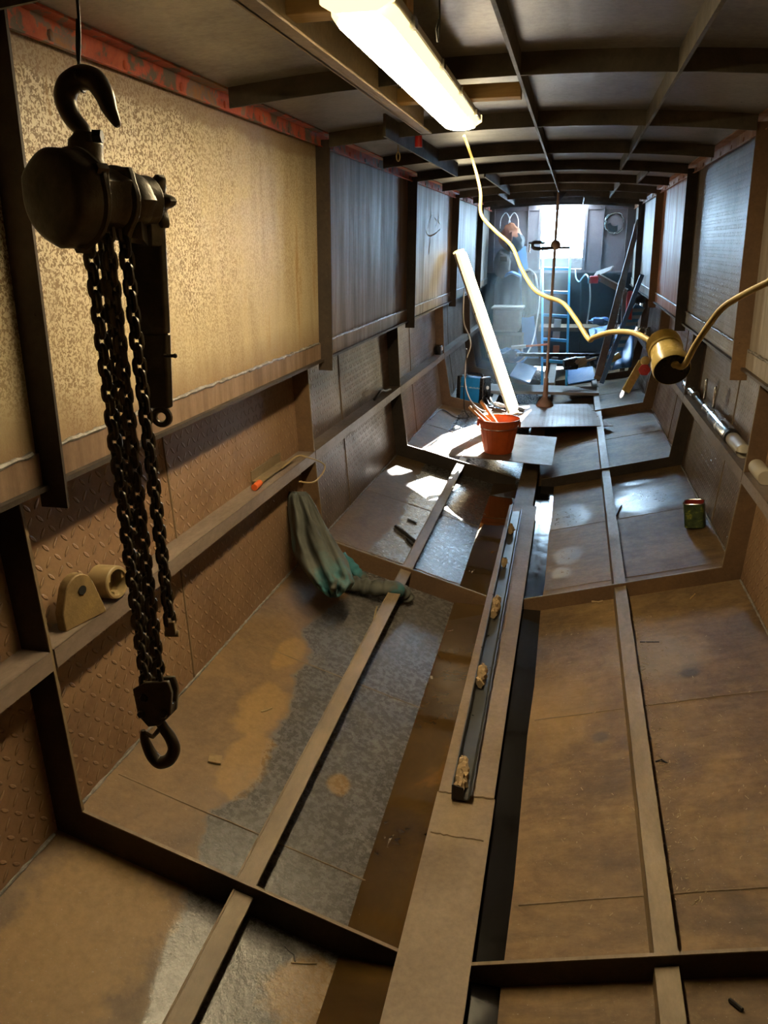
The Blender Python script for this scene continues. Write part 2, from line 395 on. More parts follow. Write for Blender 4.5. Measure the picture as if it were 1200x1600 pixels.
    def ball(s, c, r, sc=(1, 1, 1), n=14, wob=0, seed=0):
        c = Vector(c); vs = []; fs = []; h = n//2
        for i in range(h+1):
            th = PI*i/h
            for k in range(n):
                a = 2*PI*k/n; p = Vector((math.sin(th)*math.cos(a), math.sin(th)*math.sin(a), math.cos(th)))
                w = 1+wob*noise.noise(p*2.3+Vector((seed, seed*.7, 0))); vs.append(c+Vector((p.x*sc[0], p.y*sc[1], p.z*sc[2]))*r*w)
        for i in range(h):
            for k in range(n): fs.append((i*n+k, (i+1)*n+k, (i+1)*n+(k+1) % n, i*n+(k+1) % n))
        return s.add(vs, fs)
    def grid(s, rows, thick=None):   # rows of points -> sheet (optionally solid)
        m = len(rows); n = len(rows[0]); vs = [Vector(p) for r in rows for p in r]
        fs = [(i*n+k, i*n+k+1, (i+1)*n+k+1, (i+1)*n+k) for i in range(m-1) for k in range(n-1)]
        return s.add(vs, fs)
    def sheet(s, q, t): # four corners (top face) + thickness downwards along its normal
        q = [Vector(p) for p in q]; nr = (q[1]-q[0]).cross(q[3]-q[0]).normalized()
        if nr.z < 0: nr = -nr
        return s.hexa([p-nr*t for p in q], q)

def obj(name, mb, mat, parent=None, label=None, cat=None, group=None, kind=None, bevel=0, sub=0, origin=None, solid=0, sharp=38):
    me = bpy.data.meshes.new(name)
    if parent is not None: O = Vector(parent['_o'])
    elif origin is not None: O = Vector(origin)
    elif kind == 'structure': O = Vector((0, 0, 0))
    else:
        lo = [min(p[i] for p in mb.v) for i in range(3)]; hi = [max(p[i] for p in mb.v) for i in range(3)]
        O = Vector(((lo[0]+hi[0])/2, (lo[1]+hi[1])/2, lo[2]))
    me.from_pydata([p-O for p in mb.v], [], mb.f)
    mats = mat if isinstance(mat, list) else [mat]
    for q in mats: me.materials.append(MT[q] if isinstance(q, str) else q)
    for p, i in zip(me.polygons, mb.mi): p.material_index = i; p.use_smooth = True
    bm = bmesh.new(); bm.from_mesh(me); bmesh.ops.recalc_face_normals(bm, faces=bm.faces); bm.to_mesh(me); bm.free()
    me.set_sharp_from_angle(angle=R(sharp)); me.validate()
    o = bpy.data.objects.new(name, me); COL.objects.link(o)
    o['_o'] = tuple(O)
    if parent is not None: o.parent = parent
    else: o.location = O
    if solid:
        md = o.modifiers.new('solid', 'SOLIDIFY'); md.thickness = solid; md.offset = 0
    if bevel:
        md = o.modifiers.new('bevel', 'BEVEL'); md.width = bevel; md.segments = 2; md.limit_method = 'ANGLE'
    if sub:
        md = o.modifiers.new('sub', 'SUBSURF'); md.levels = sub; md.render_levels = sub
    if label: o['label'] = label
    if cat: o['category'] = cat
    if group: o['group'] = group
    if kind: o['kind'] = kind
    return o
def thing(name, loc, label, cat, group=None):
    o = bpy.data.objects.new(name, None); COL.objects.link(o); o.location = Vector(loc); o['_o'] = tuple(loc)
    o.empty_display_size = .05
    o['label'] = label; o['category'] = cat
    if group: o['group'] = group
    return o
def smooth_path(pts, n=6):
    pts = [Vector(p) for p in pts]; out = []
    for i in range(len(pts)-1):
        p0 = pts[max(i-1, 0)]; p1 = pts[i]; p2 = pts[i+1]; p3 = pts[min(i+2, len(pts)-1)]
        for k in range(n):
            t = k/n
            out.append(.5*((2*p1)+(p2-p0)*t+(2*p0-5*p1+4*p2-p3)*t*t+(3*p1-p0-3*p2+p3)*t**3))
    return out+[pts[-1]]
TRIM = [0]
def trim(mb, mat, label=None, bevel=0):
    TRIM[0] += 1
    return obj('trim_%d' % TRIM[0], mb, mat, kind='structure', label=label, bevel=bevel)

# ------------------------------------------------------------------ the setting
YS = [-.6, 0.4, 1.5, 2.56, 3.618, 4.65, 5.680, 6.73, 7.776, 8.8, 9.85, 10.58, 11.2]
T = .006
def bay(Y): return sum(1 for y in YF[1:] if Y > y)     # 0 near bay, 1 = first rib to second ...
# floor plates
fl = MB()
for i in range(len(YS)-1):
    a, b = YS[i], YS[i+1]
    for sd in (-1, 1):
        fl.k = 0 if sd < 0 else 1
        xs = lambda Y: [-.235, -.235+(XC+sd*(wch(Y)+.085)+.235)*.5, XC+sd*(wch(Y)+.085)]
        for k in range(2):
            e = 1e-6*sd
            q = [(xs(a)[k], a, floorz(xs(a)[k]+(e if k == 0 else 0), a)), (xs(a)[k+1], a, floorz(xs(a)[k+1], a)),
                 (xs(b)[k+1], b, floorz(xs(b)[k+1], b)), (xs(b)[k], b, floorz(xs(b)[k]+(e if k == 0 else 0), b))]
            fl.hexa([Vector(p)-Vector((0, 0, .012)) for p in q], [Vector(p) for p in q])
obj('floor', fl, ['floorL', 'floorR'], kind='structure')
# side walls: hull side below, side deck, cabin side above
for sd, nm in ((-1, 'wall_left'), (1, 'wall_right')):
    w = MB()
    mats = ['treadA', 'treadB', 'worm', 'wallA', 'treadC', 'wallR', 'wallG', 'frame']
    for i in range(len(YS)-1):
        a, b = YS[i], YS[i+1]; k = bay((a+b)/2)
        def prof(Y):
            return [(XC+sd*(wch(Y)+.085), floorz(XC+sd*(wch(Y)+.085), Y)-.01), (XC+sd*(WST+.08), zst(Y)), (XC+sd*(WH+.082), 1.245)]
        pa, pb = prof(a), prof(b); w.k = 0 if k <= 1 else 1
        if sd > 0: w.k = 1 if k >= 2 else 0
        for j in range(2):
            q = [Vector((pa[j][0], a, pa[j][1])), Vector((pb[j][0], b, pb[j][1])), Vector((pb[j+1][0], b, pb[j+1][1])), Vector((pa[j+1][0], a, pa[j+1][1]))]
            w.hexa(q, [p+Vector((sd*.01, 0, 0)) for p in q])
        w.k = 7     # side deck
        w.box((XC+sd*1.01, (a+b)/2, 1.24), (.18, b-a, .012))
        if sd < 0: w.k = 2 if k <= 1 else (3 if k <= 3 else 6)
        else: w.k = {0: 2, 1: 6, 2: 4, 3: 5}.get(k, 6)
        q = [Vector((XC+sd*cabp(z), Y, z)) for Y, z in ((a, 1.225), (b, 1.225), (b, 2.26), (a, 2.26))]
        w.hexa(q, [p+Vector((sd*.01, 0, 0)) for p in q])
        # lapped bottom strip of the cabin side
        w.k = 3 if sd < 0 else w.k
        q = [Vector((XC+sd*(cabp(z)-.008), Y, z)) for Y, z in ((a, 1.226), (b, 1.226), (b, 1.318), (a, 1.318))]
        w.hexa(q, [p+Vector((sd*.0075, 0, 0)) for p in q])
    WALL = obj(nm, w, mats, kind='structure')
    if sd < 0: WL = WALL
    # weld run along the lap, and the toe weld along the chine
    wb = MB(); rnd = random.Random(3+sd)
    for (y0, y1) in zip(YF[:-1], YF[1:]):
        n = int((y1-y0)/.018); pts = []; rs = []
        for i in range(n+1):
            Y = y0+.06+(y1-y0-.08)*i/n; pts.append((XC+sd*(cabp(1.32)-.007), Y, 1.321+rnd.uniform(-.0025, .0025))); rs.append(rnd.uniform(.004, .0075))
        wb.tube(pts, rs, 6)
        pts = []; rs = []
        for i in range(n+1):
            Y = y0+.06+(y1-y0-.08)*i/n; x = XC+sd*(wch(Y)+.081); pts.append((x, Y, floorz(x, Y)+.003)); rs.append(rnd.uniform(.003, .007))
        wb.tube(pts, rs, 6)
    trim(wb, 'weld')
    # plate butt seams half way along each bay
    sm = MB()
    for (y0, y1) in zip(YF[:-1], YF[1:]):
        Y = (y0+y1)/2-.25
        sm.tube([(XC+sd*(wch(Y)+.083), Y, floorz(XC+sd*(wch(Y)+.08), Y)), (XC+sd*(WST+.079), Y+.01, zst(Y)), (XC+sd*(WH+.081), Y+.015, 1.24)], .004, 6)
        for Yt in (Y-.55, Y+.35):
            n = 14; pts = [(KL-.1+(XC-wch(Yt)-.06-KL+.1)*i/n, Yt) for i in range(n+1)] if sd < 0 else [(KR+.1+(XC+wch(Yt)+.06-KR-.1)*i/n, Yt) for i in range(n+1)]
            sm.tube([(x, y+rnd.uniform(-.002, .002), floorz(x, y)+.0002) for x, y in pts], .0024, 6)
    trim(sm, 'keel')
    # roof angle in flaking red lead
    ra = MB()
    ra.box((XC+sd*.905, 5.3, 2.188), (.006, 11.8, .052)); ra.box((XC+sd*.885, 5.3, 2.2125), (.045, 11.8, .005))
    ra.box((XC+sd*.9, 5.3, 2.163), (.012, 11.8, .004))
    for k in range(40): ra.ball((XC+sd*.901, -.4+k*.3, 2.178), .011, (.5, 1, 1.2), 8)
    trim(ra, 'red' if sd < 0 else 'wallR')
# roof
rf = MB()
for i in range(len(YS)-1):
    a, b = YS[i], YS[i+1]; N = 12; xs = [XC-.96+1.92*k/N for k in range(N+1)]
    for k in range(N):
        if a > 10.5 and -.5 < (xs[k]+xs[k+1])/2 < .12: continue     # roof hatch opening, added to bring more daylight to the far end
        q = [Vector((xs[k], a, roofz(xs[k]))), Vector((xs[k+1], a, roofz(xs[k+1]))), Vector((xs[k+1], b, roofz(xs[k+1]))), Vector((xs[k], b, roofz(xs[k])))]
        rf.hexa(q, [p+Vector((0, 0, .012)) for p in q])
obj('ceiling', rf, 'roof', kind='structure')
# closed end behind the camera
bk = MB(); bk.box((XC, -.61, 1.1), (2.4, .02, 2.6)); obj('wall_front', bk, 'frame', kind='structure')
# after bulkhead with the open doorway
A = atY(843, 420, YB); B = atY(915, 322, YB); DX0, DX1, DZ0, DZ1 = A.x, B.x, A.z, 2.17
zb = atY(950, 426, YB).z
bh = MB()
bh.box(((XC-.95+DX0)/2, YB+.006, (zb+2.26)/2), (DX0-XC+.95, .012, 2.26-zb)); bh.box(((XC+.95+DX1)/2, YB+.006, (zb+2.26)/2), (XC+.95-DX1, .012, 2.26-zb))
bh.box(((DX0+DX1)/2, YB+.006, (DZ1+2.27)/2), (DX1-DX0, .012, 2.27-DZ1)); bh.box(((DX0+DX1)/2, YB+.006, (zb+DZ0)/2), (DX1-DX0, .012, DZ0-zb))
obj('wall_back', bh, 'bulk', kind='structure')
st = MB()   # stiffeners and door coaming on the bulkhead
for u in (824, 941, 977, 772):
    x = atY(u, 380, YB).x; st.box((x, YB-.025, (zb+2.22)/2), (.008, .05, 2.22-zb))
for x in (DX0-.02, DX1+.02): st.box((x, YB-.02, (DZ0+DZ1)/2), (.035, .04, DZ1-DZ0+.04))
st.box(((DX0+DX1)/2, YB-.02, DZ0-.02), (DX1-DX0+.08, .05, .035)); st.box((XC, YB-.03, zb+.01), (1.84, .06, .02))
st.box((XC, YB-.012, 2.19), (1.84, .024, .05))
trim(st, 'bulk')
# dark engine space under the after deck
en = MB()
en.box((XC, 12.0, zb-.006), (2.3, 1.6, .012)); en.box((XC, 12.8, .75), (2.4, .02, 1.6)); en.box((XC-1.06, 12.0, .75), (.02, 1.6, 1.6)); en.box((XC+1.06, 12.0, .75), (.02, 1.6, 1.6))
en.box((XC, 12.0, .16), (2.3, 1.6, .02))
obj('wall_end', en, 'hole', kind='structure')

# ribs: hull ring + cabin uprights
for k, Y in enumerate(YF[1:6]):
    for sd in (-1, 1):
        r = MB(); e = (0, .009, 0)
        kx = KL if sd < 0 else KR
        inn = [(kx, Y, zk(Y)), (XC+sd*wch(Y), Y, zch(Y))]; xo = XC+sd*(wch(Y)+.085)
        out = [(kx, Y, floorz(kx, Y)-.004), (xo, Y, floorz(xo, Y)-.004)]
        r.strip(inn, out, e)
        inn = [(XC+sd*wch(Y), Y, zch(Y)), (XC+sd*WST, Y, zst(Y)), (XC+sd*WH, Y, 1.232)]
        out = [(xo, Y, floorz(xo, Y)-.004), (XC+sd*(WST+.082), Y, zst(Y)), (XC+sd*(WH+.083), Y, 1.232)]
        r.strip(inn, out, e)
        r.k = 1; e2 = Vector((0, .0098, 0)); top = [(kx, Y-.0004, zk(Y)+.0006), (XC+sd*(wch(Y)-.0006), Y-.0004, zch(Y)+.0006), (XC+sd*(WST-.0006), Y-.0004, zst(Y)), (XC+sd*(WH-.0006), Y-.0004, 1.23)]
        r.strip(top, [(p[0]+sd*(.0 if i == 0 else .003), p[1], p[2]-(.003 if i < 2 else 0)) for i, p in enumerate(top)], e2)  # paler edge strip: worn steel plus lamplight put in as colour
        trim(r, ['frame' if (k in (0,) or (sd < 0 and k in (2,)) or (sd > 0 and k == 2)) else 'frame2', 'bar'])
        u = MB(); z0, z1 = 1.192, 2.19
        u.strip([(XC+sd*(cabw(z0)), Y+.002, z0), (XC+sd*cabw(z1), Y+.002, z1)], [(XC+sd*(cabp(z0)+.003), Y+.002, z0), (XC+sd*(cabp(z1)+.003), Y+.002, z1)], (0, .008, 0))
        u.box((XC+sd*(cabw(1.7)+.0745), Y+.03, 1.7), (.012, .05, .96))
        for z_ in (1.35, 1.62, 1.9): u.ball((XC+sd*(cabw(z_)+.02), Y+.001, z_), .004, n=6)
        trim(u, 'frame' if not (sd > 0 and k in (1, 3)) else 'frame2')
# roof beams
BY = [.5, 1.44, 2.54, 3.610, 4.65, 5.672, 6.75, 7.768, 8.8, 9.84, 10.55]
for k, Y in enumerate(BY):
    b = MB(); N = 10; w = .862; xs = [XC-w+2*w*i/N for i in range(N+1)]
    b.strip([(x, Y, roofz(x)+.001) for x in xs], [(x, Y, beamz(x)) for x in xs], (0, .008, 0))
    trim(b, 'beam')
# roof longitudinals
def longit(x, y0, y1, zb_, side=1, mat='beam'):
    b = MB(); zt = roofz(x)+.001
    b.box((x, (y0+y1)/2, (zb_+zt)/2), (.010, y1-y0, zt-zb_))
    if mat == 'keel': b.box((x+side*.018, (y0+y1)/2, zb_+.0025), (.036, y1-y0, .005))
    trim(b, mat)
pts = {}
def lx(u0, v0, u1, v1, z): a = atZ(u0, v0, z); b = atZ(u1, v1, z); return (a.x+b.x)/2, a.y, b.y
x, y0, y1 = lx(400, 13, 653, 210, 2.155); longit(x, -.5, y1, 2.155, 1, 'keel')
x, y0, y1 = lx(612, 213, 707, 277, 2.16); longit(x, y0, y1, 2.16, 1)
x, y0, y1 = lx(780, 35, 873, 300, 2.203); longit(x, -.5, 8.8, 2.203, -1)
x, y0, y1 = lx(1110, 15, 973, 267, 2.185); longit(x, -.5, y1, 2.185, 1)
x, y0, y1 = lx(760, 273, 800, 313, 2.17); longit(x, 5.68, 7.77, 2.175, 1)
longit(.3, 6.75, 8.8, 2.18, 1); longit(.42, 5.68, 6.75, 2.175, 1); longit(-.72, 7.77, 9.84, 2.18, 1); longit(.05, 8.8, 10.5, 2.19, 1)
# side stringers
for sd in (-1, 1):
    for i, (y0, y1) in enumerate(zip(YF[:-1], YF[1:])):
        s = MB(); zz = lambda Y: zst(Y)
        a, b = y0+.012, y1-.003
        s.strip([(XC+sd*(WST-.004), a, zz(a)), (XC+sd*(WST-.004), b, zz(b))], [(XC+sd*(WST+.083), a, zz(a)), (XC+sd*(WST+.083), b, zz(b))], (0, 0, -.006))
        s.strip([(XC+sd*(WST-.004), a, zz(a)), (XC+sd*(WST-.004), b, zz(b))], [(XC+sd*(WST-.006), a, zz(a)-.05), (XC+sd*(WST-.006), b, zz(b)-.05)], (sd*.006, 0, 0))
        trim(s, 'stringer')
# floor bars (angle on edge) each side of the keelson
for x1, x0 in ((-.7085, -.762), (.331, .279)):
    for i, (y0, y1) in enumerate(zip(YF[:-1], YF[1:])):
        s = MB(); a, b = y0+.012, y1-.003; d = .013 if i else .03
        zt = lambda x, Y: ftop(x, Y)-d
        s.strip([(x0, a, zt(x0, a)), (x0, b, zt(x0, b))], [(x1, a, zt(x1, a)), (x1, b, zt(x1, b))], (0, 0, -.006))
        s.strip([(x0, a, zt(x0, a)), (x0, b, zt(x0, b))], [(x0, a, floorz(x0, a)), (x0, b, floorz(x0, b))], (.006, 0, 0))
        trim(s, 'bar')
# keelson
kb = MB()
def keel(x0, x1, y0, y1, dz=0):
    t = .012
    kb.strip([(x0, y0, zk(y0)+dz), (x0, y1, zk(y1)+dz)], [(x1, y0, zk(y0)+dz), (x1, y1, zk(y1)+dz)], (0, 0, -t))
    for x in (x0+.006, x1-.014):
        kb.strip([(x, y0, zk(y0)+dz-.001), (x, y1, zk(y1)+dz-.001)], [(x, y0, floorz(x, y0)-.03), (x, y1, floorz(x, y1)-.03)], (.008, 0, 0))
keel(KL, KR, -.55, 2.12, .002); keel(KL+.004, KR-.004, 2.12, 5.05, .004); keel(KL+.03, KR-.03, 5.05, 11.15, -.006)
trim(kb, 'keel')
# weld line across the keelson
kw = MB(); kw.tube([(KL+.005+.175*i/16, 2.12+random.uniform(-.003, .003), zk(2.12)+.004) for i in range(17)], .004, 6); kw.tube([(KL+.01+.16*i/16, 1.93+random.uniform(-.003, .003), zk(1.93)+.003) for i in range(17)], .003, 6)
trim(kw, 'keel')
# bilge water each side of the keelson
for k, (y0, y1) in enumerate(zip(YF[:-2], YF[1:-1])):
    for sd in (-1, 1):
        w = MB(); a, b = y0+.01, y1-.001
        f = lambda Y: zk(Y)-(.049 if sd < 0 else .052)
        x_in = KL+.02 if sd < 0 else KR-.02
        x_out = KL-.16 if sd < 0 else KR+.10
        w.strip([(x_in, a, f(a)), (x_in, b, f(b))], [(x_out, a, f(a)), (x_out, b, f(b))], (0, 0, -.002))
        if k > 2: continue
        where = ['in the nearest bay', 'between the first and second rib', 'between the second and third rib'][k]
        obj('bilge_water', w, 'water' if sd < 0 else 'waterd', label='rusty bilge water on the %s side of the keel beam, %s' % ('left' if sd < 0 else 'right', where), cat='water', kind='stuff')

# chalk writing on the near left cabin plate, and a loop further along
ck = MB()
def chalk(pts, r=.0013):
    P = []
    for (u, v) in pts:
        u, v = 220+u*280/1200, 180+v*280/1200
        p = atX(u, v, XC-cabp(1.8)); p.x = XC-cabp(p.z)+.0012; P.append(p)
    ck.ribbon(smooth_path(P, 5), r*1.3)
for st_ in ([(240, 330), (258, 430), (270, 560), (280, 640)], [(300, 200), (285, 330), (268, 450)], [(278, 690), (300, 740), (340, 768), (362, 690)],
            [(415, 390), (425, 500), (435, 665)], [(400, 560), (405, 640), (398, 710)], [(410, 620), (412, 680), (440, 640), (452, 660)],
            [(470, 540), (480, 600), (485, 700)], [(480, 540), (495, 520), (512, 540), (500, 580)], [(520, 560), (528, 620), (532, 690)], [(545, 560), (550, 660)],
            [(545, 560), (560, 520), (580, 530)], [(590, 590), (600, 602), (615, 570), (605, 540), (592, 560), (592, 590)],
            [(615, 570), (625, 500), (640, 490), (645, 530), (655, 570), (668, 500), (680, 490), (690, 560), (705, 480), (718, 480), (730, 560)]): chalk(st_)
obj('chalk_writing', ck, 'chalk', WL, label='scrawled handwriting in yellow chalk')
ck = MB()
def chalk2(pts, r=.004):
    P = []
    for (u, v) in pts:
        u, v = 640+u/6, 340+v/6
        p = atX(u, v, XC-cabp(1.8)); p.x = XC-cabp(p.z)+.002; P.append(p)
    ck.ribbon(smooth_path(P, 4), r*1.2)
for st_ in ([(150, 110), (160, 150), (190, 172), (240, 150), (285, 105)], [(200, -20), (180, 30), (170, 90)], [(195, 175), (190, 260), (178, 340)], [(230, 0), (250, 40), (240, 90)], [(270, -10), (262, 30), (280, 60)]): chalk2(st_)
obj('chalk_loop', ck, 'chalkw', WL, label='white chalk loop with a tail')

# ------------------------------------------------------------------ lighting the photograph shows
W = bpy.data.worlds.new('sky'); SC.world = W; W.use_nodes = True
nt = W.node_tree; bgn = nt.nodes['Background']; bgn.inputs[0].default_value = (.50, .75, 1., 1); bgn.inputs[1].default_value = 60.
sun = bpy.data.lights.new('sun', 'SUN'); so = bpy.data.objects.new('sun', sun); COL.objects.link(so)
sun.energy = 90; sun.angle = R(.6); sun.color = (1., .96, .9)
el, az = R(20.2), R(6.9)
sd_ = Vector((-math.sin(az)*math.cos(el), -math.cos(az)*math.cos(el), -math.sin(el)))
so.rotation_euler = sd_.to_track_quat('-Z', 'Y').to_euler()
g = MB(); g.box((0, 10, -.75), (80, 80, .1)); obj('ground', g, 'ground', kind='structure')

# ------------------------------------------------------------------ tube lights
def batten(name, a, b, out, w, h, mat, label, group=None):
    """strip light from a to b, diffuser facing 'out'"""
    a = Vector(a); b = Vector(b); d = (b-a).normalized(); out = Vector(out); out = (out-d*out.dot(d)).normalized(); sdv = d.cross(out)
    t = thing(name, (a+b)/2 if name == 'ceiling_light' else a, label, 'light', group)
    P = lambda c, s, o: c+sdv*s*w+out*o
    h1 = MB(); hw = .52
    h1.hexa([P(a, -hw, 0), P(a, hw, 0), P(a, hw, h*.35), P(a, -hw, h*.35)], [P(b, -hw, 0), P(b, hw, 0), P(b, hw, h*.35), P(b, -hw, h*.35)])
    obj('housing', h1, 'white', t, bevel=.004)
    prof = [(-.40, .84), (-.38, .86), (-.2, .98), (0, 1.), (.2, .98), (.38, .86), (.40, .84)]
    m = MB(); rows = []
    for (f, k) in ((.006, .7), (.02, .95), (.04, 1.), (.96, 1.), (.98, .95), (.994, .7)):
        c = a.lerp(b, f); rows.append([P(c, s*k, .3*h+(o-.3)*h*k) for s, o in prof])
    m.grid(rows); n = len(prof)
    m.add(rows[0], [tuple(range(n))]); m.add(rows[-1], [tuple(range(n))])
    obj('diffuser', m, mat, t)
    for s_ in (-1, 1):
        m = MB(); rows = []
        for (f, k) in ((.006, .7), (.02, .95), (.04, 1.), (.96, 1.), (.98, .95), (.994, .7)):
            c = a.lerp(b, f); rows.append([P(c, s_*s*k, .3*h+(o-.3)*h*k) for s, o in ((.49, .3), (.48, .6), (.40, .84))])
        m.grid(rows); obj('diffuser_edge', m, 'lampedge', t)
    L = (b-a).length
    for f in (0, 1):
        c = a.lerp(b, f); dd = d*(-1 if f == 0 else 1)
        e = MB(); q = [P(c, s*1.02, o*h*.9) for s, o in ((-.52, 0), (.52, 0), (.52, .45), (.3, .78), (-.3, .78), (-.52, .45))]; e.prism(q, dd*.014)
        obj('end_cap', e, 'lampedge', t)
    for f in (.12, .38, .62, .88):
        for s_ in (-1, 1):
            c = MB(); c.box(P(a.lerp(b, f), s_*.53, h*.3), (.012, .03, .02)); obj('clip', c, 'chrome', t)
    return t
la = atZ(560, 36, 2.137); lb = atZ(722, 206, 2.137)
lampA = Vector((la.x, la.y, 2.190)); lampB = Vector((lb.x, lb.y, 2.190))
batten('ceiling_light', lampA, lampB, (0, 0, -1), .130, .055, 'lamp', 'long lit tube light fixed under the roof beams, over the keel beam')
def mesh_thing(name, mb, mat, label, cat, group=None, **k): return obj(name, mb, mat, label=label, cat=cat, group=group, **k)
for (u0, v0, u1, v1, zc, lab) in ((415, 15, 640, 8, 2.19, 'pale timber batten across the near end of the ceiling light'), (607, 158, 812, 140, 2.19, 'pale timber batten above the far half of the ceiling light')):
    a = atZ(u0, v0+8, 2.19); b = atZ(u1, v1+8, 2.19); Y = (a.y+b.y)/2
    w = MB(); w.box(((a.x+b.x)/2, Y+.03, 2.213), (b.x-a.x, .07, .042)); mesh_thing('timber_batten', w, 'wood', lab, 'timber', 'timber battens holding the ceiling light', bevel=.002)
BOT = atZ(800, 645, .27); TOP = atY(716, 396, 7.70)
batten('leaning_light', BOT, TOP, (.62, -.75, .2), .10, .085, 'lamp2', 'lit tube light leaning against the left wall behind the orange bucket')

# ------------------------------------------------------------------ lever chain hoist hanging near the camera
HY = 1.10
hp = lambda u, v, Y=HY: atY(u, v, Y)
px = pxm(hp(165, 310))
AX = Vector((math.sin(R(18)), math.cos(R(18)), 0)).normalized()
HC = hp(166, 312)
A0 = HC-AX*.098
ho = thing('lever_chain_hoist', hp(248, 1200), 'old iron lever chain hoist hanging by its top hook, close to the left wall', 'chain hoist')
lob = lambda n, k, ph=0: (lambda a: 1+k*max(0, math.cos(n*(a-ph)))**6)
b = MB()
b.lathe([(.044, .058), (.05, .060), (.056, .060), (.058, .050), (.062, .042), (.075, .039), (.098, .039), (.104, .042), (.112, .042)], A0, AX, 36, lob=lob(3, .16, .5))
b.lathe([(.108, .042), (.112, .047), (.120, .047), (.124, .042)], A0, AX, 36, lob=lob(3, .18, .2))
b.hexa([hp(u, v)+fw*f for u, v, f in ((112, 366, -.03), (214, 364, .03), (214, 364, .055), (112, 366, -.005))], [hp(u, v)+fw*f for u, v, f in ((118, 335, -.03), (210, 330, .03), (210, 330, .06), (118, 335, 0))])
obj('body', b, 'cast', ho, bevel=.001)
b = MB(); b.lathe([(-.002, .02), (0, .050), (.003, .056), (.010, .0615), (.040, .0625), (.044, .066), (.049, .066)], A0, AX, 40, lob=lob(3, .07, .5))
gc = obj('gear_cover', b, 'cast', ho)
for k in range(3):
    a = .5+k*2*PI/3; x_, y_, d_ = basis(AX); c = A0+(x_*math.cos(a)+y_*math.sin(a))*.066+AX*.036
    b = MB(); b.lathe([(0, .007), (.006, .008), (.018, .008)], c, AX, 6); obj('cover_bolt', b, 'hsteel', gc)
b = MB(); b.lathe([(.120, .034), (.126, .038), (.150, .039), (.158, .036), (.160, .03)], A0, AX, 32, lob=lob(4, .1)); obj('brake_cover', b, 'cast', ho)
# lever: socket, tapered blade, eye at the end
lt = hp(229, 345, HY+.075); le = hp(253, 655, HY+.075)
b = MB(); b.lathe([(.148, .030), (.150, .037), (.176, .037), (.178, .030)], A0, AX, 28)
b.beam(lt+Vector((0, 0, .02)), lt.lerp(le, .12), .052, .03, AX, .04, .026)
lev = obj('lever', b, 'cast', ho, bevel=.002)
b = MB(); sdx = rt
q = lambda c, w: [c-sdx*w-AX*.007, c+sdx*w-AX*.007, c+sdx*w+AX*.007, c-sdx*w+AX*.007]
b.hexa(q(lt.lerp(le, .02), .0245), q(lt.lerp(le, .55), .0205)); b.hexa(q(lt.lerp(le, .55), .0205), q(lt.lerp(le, .94), .016))
obj('handle_blade', b, 'cast', lev, bevel=.003)
b = MB(); c = le+Vector((.0, 0, .004)); b.ring([c+(rt*math.cos(a)+Vector((0, 0, 1))*math.sin(a))*.0125 for a in [2*PI*i/18 for i in range(18)]], .0058, 8); obj('handle_eye', b, 'hsteel', lev)
b = MB(); c = hp(256, 556, HY+.07); b.tube([c, c+rt*.018], .0028, 8); b.ball(c+rt*.018, .004, n=8); obj('pawl_pin', b, 'hsteel', lev)
# star hand wheel
b = MB(); b.lathe([(.176, .018), (.178, .030), (.182, .034), (.194, .034), (.198, .028), (.2, .015)], A0, AX, 48, lob=lambda a: 1+.28*math.cos(6*a)); obj('hand_wheel', b, 'cast', ho)
# top hook, swivel, pin
b = MB(); n0 = hp(134, 262); n1 = hp(134, 222)
b.lathe([(0, .026), (.010, .026), (.014, .0245), (.034, .0235), (.040, .018), (.048, .014)], n0, (n1-n0), 24); obj('hook_swivel', b, 'cast', ho, bevel=.001)
def hook(pts, rad, Y):
    P = [hp(u, v, Y) for u, v in pts]; n = 6; S_ = smooth_path(P, n); m = MB(); rr = []
    for i in range(len(S_)):
        k = min(i/n, len(rad)-1.0001); j = int(k); rr.append((rad[j]*(1-k+j)+rad[j+1]*(k-j))*px)
    m.tube(S_, rr, 14); return m
tk = obj('top_hook', hook([(137, 226), (130, 205), (112, 183), (102, 155), (108, 133), (128, 121), (148, 126), (162, 146), (170, 168), (181, 190), (185, 198)], [11, 12.5, 14.5, 16.5, 17.5, 17.5, 17, 15.5, 12.5, 7.5, 3.5], HY), 'hsteel', ho)
b = MB(); c = hp(146, 213, HY-.016); b.lathe([(0, .009), (.012, .009)], c, rt, 6); obj('hook_pin', b, 'dark', tk)
# chain falls: welded links, alternate links turned a quarter turn
def chain(p0, p1, pitch=.0195, wire=.0046, wd=.0076):
    p0 = Vector(p0); p1 = Vector(p1); L = (p1-p0).length; n = max(2, round(L/pitch)); d = (p1-p0)/n; z = d.normalized(); m = MB()
    x = rt.cross(z).normalized(); y = z.cross(x)
    for i in range(n):
        c = p0+d*(i+.5); a = PI/4+(PI/2 if i % 2 else 0)+random.uniform(-.12, .12); s = x*math.cos(a)+y*math.sin(a); h = d.length/2-.0012; pts = []
        for k in range(7): t = PI*k/6; pts.append(c+z*(h-wd+wire+.0+math.sin(t)*wd)+s*math.cos(t)*wd)
        for k in range(7): t = PI+PI*k/6; pts.append(c-z*(h-wd+wire-math.sin(t)*wd)+s*math.cos(t)*wd)
        m.ring(pts, wire, 7)
    return m
for (u0, u1, v1, Y, lab) in ((136, 228, 1072, HY-.01, None), (166, 250, 1068, HY-.012, None), (158, 236, 1074, HY+.028, None), (192, 266, 975, HY+.01, None)):
    b = chain(hp(u0, 352, Y), hp(u1, v1, Y)); obj('load_chain', b, 'chain', ho)
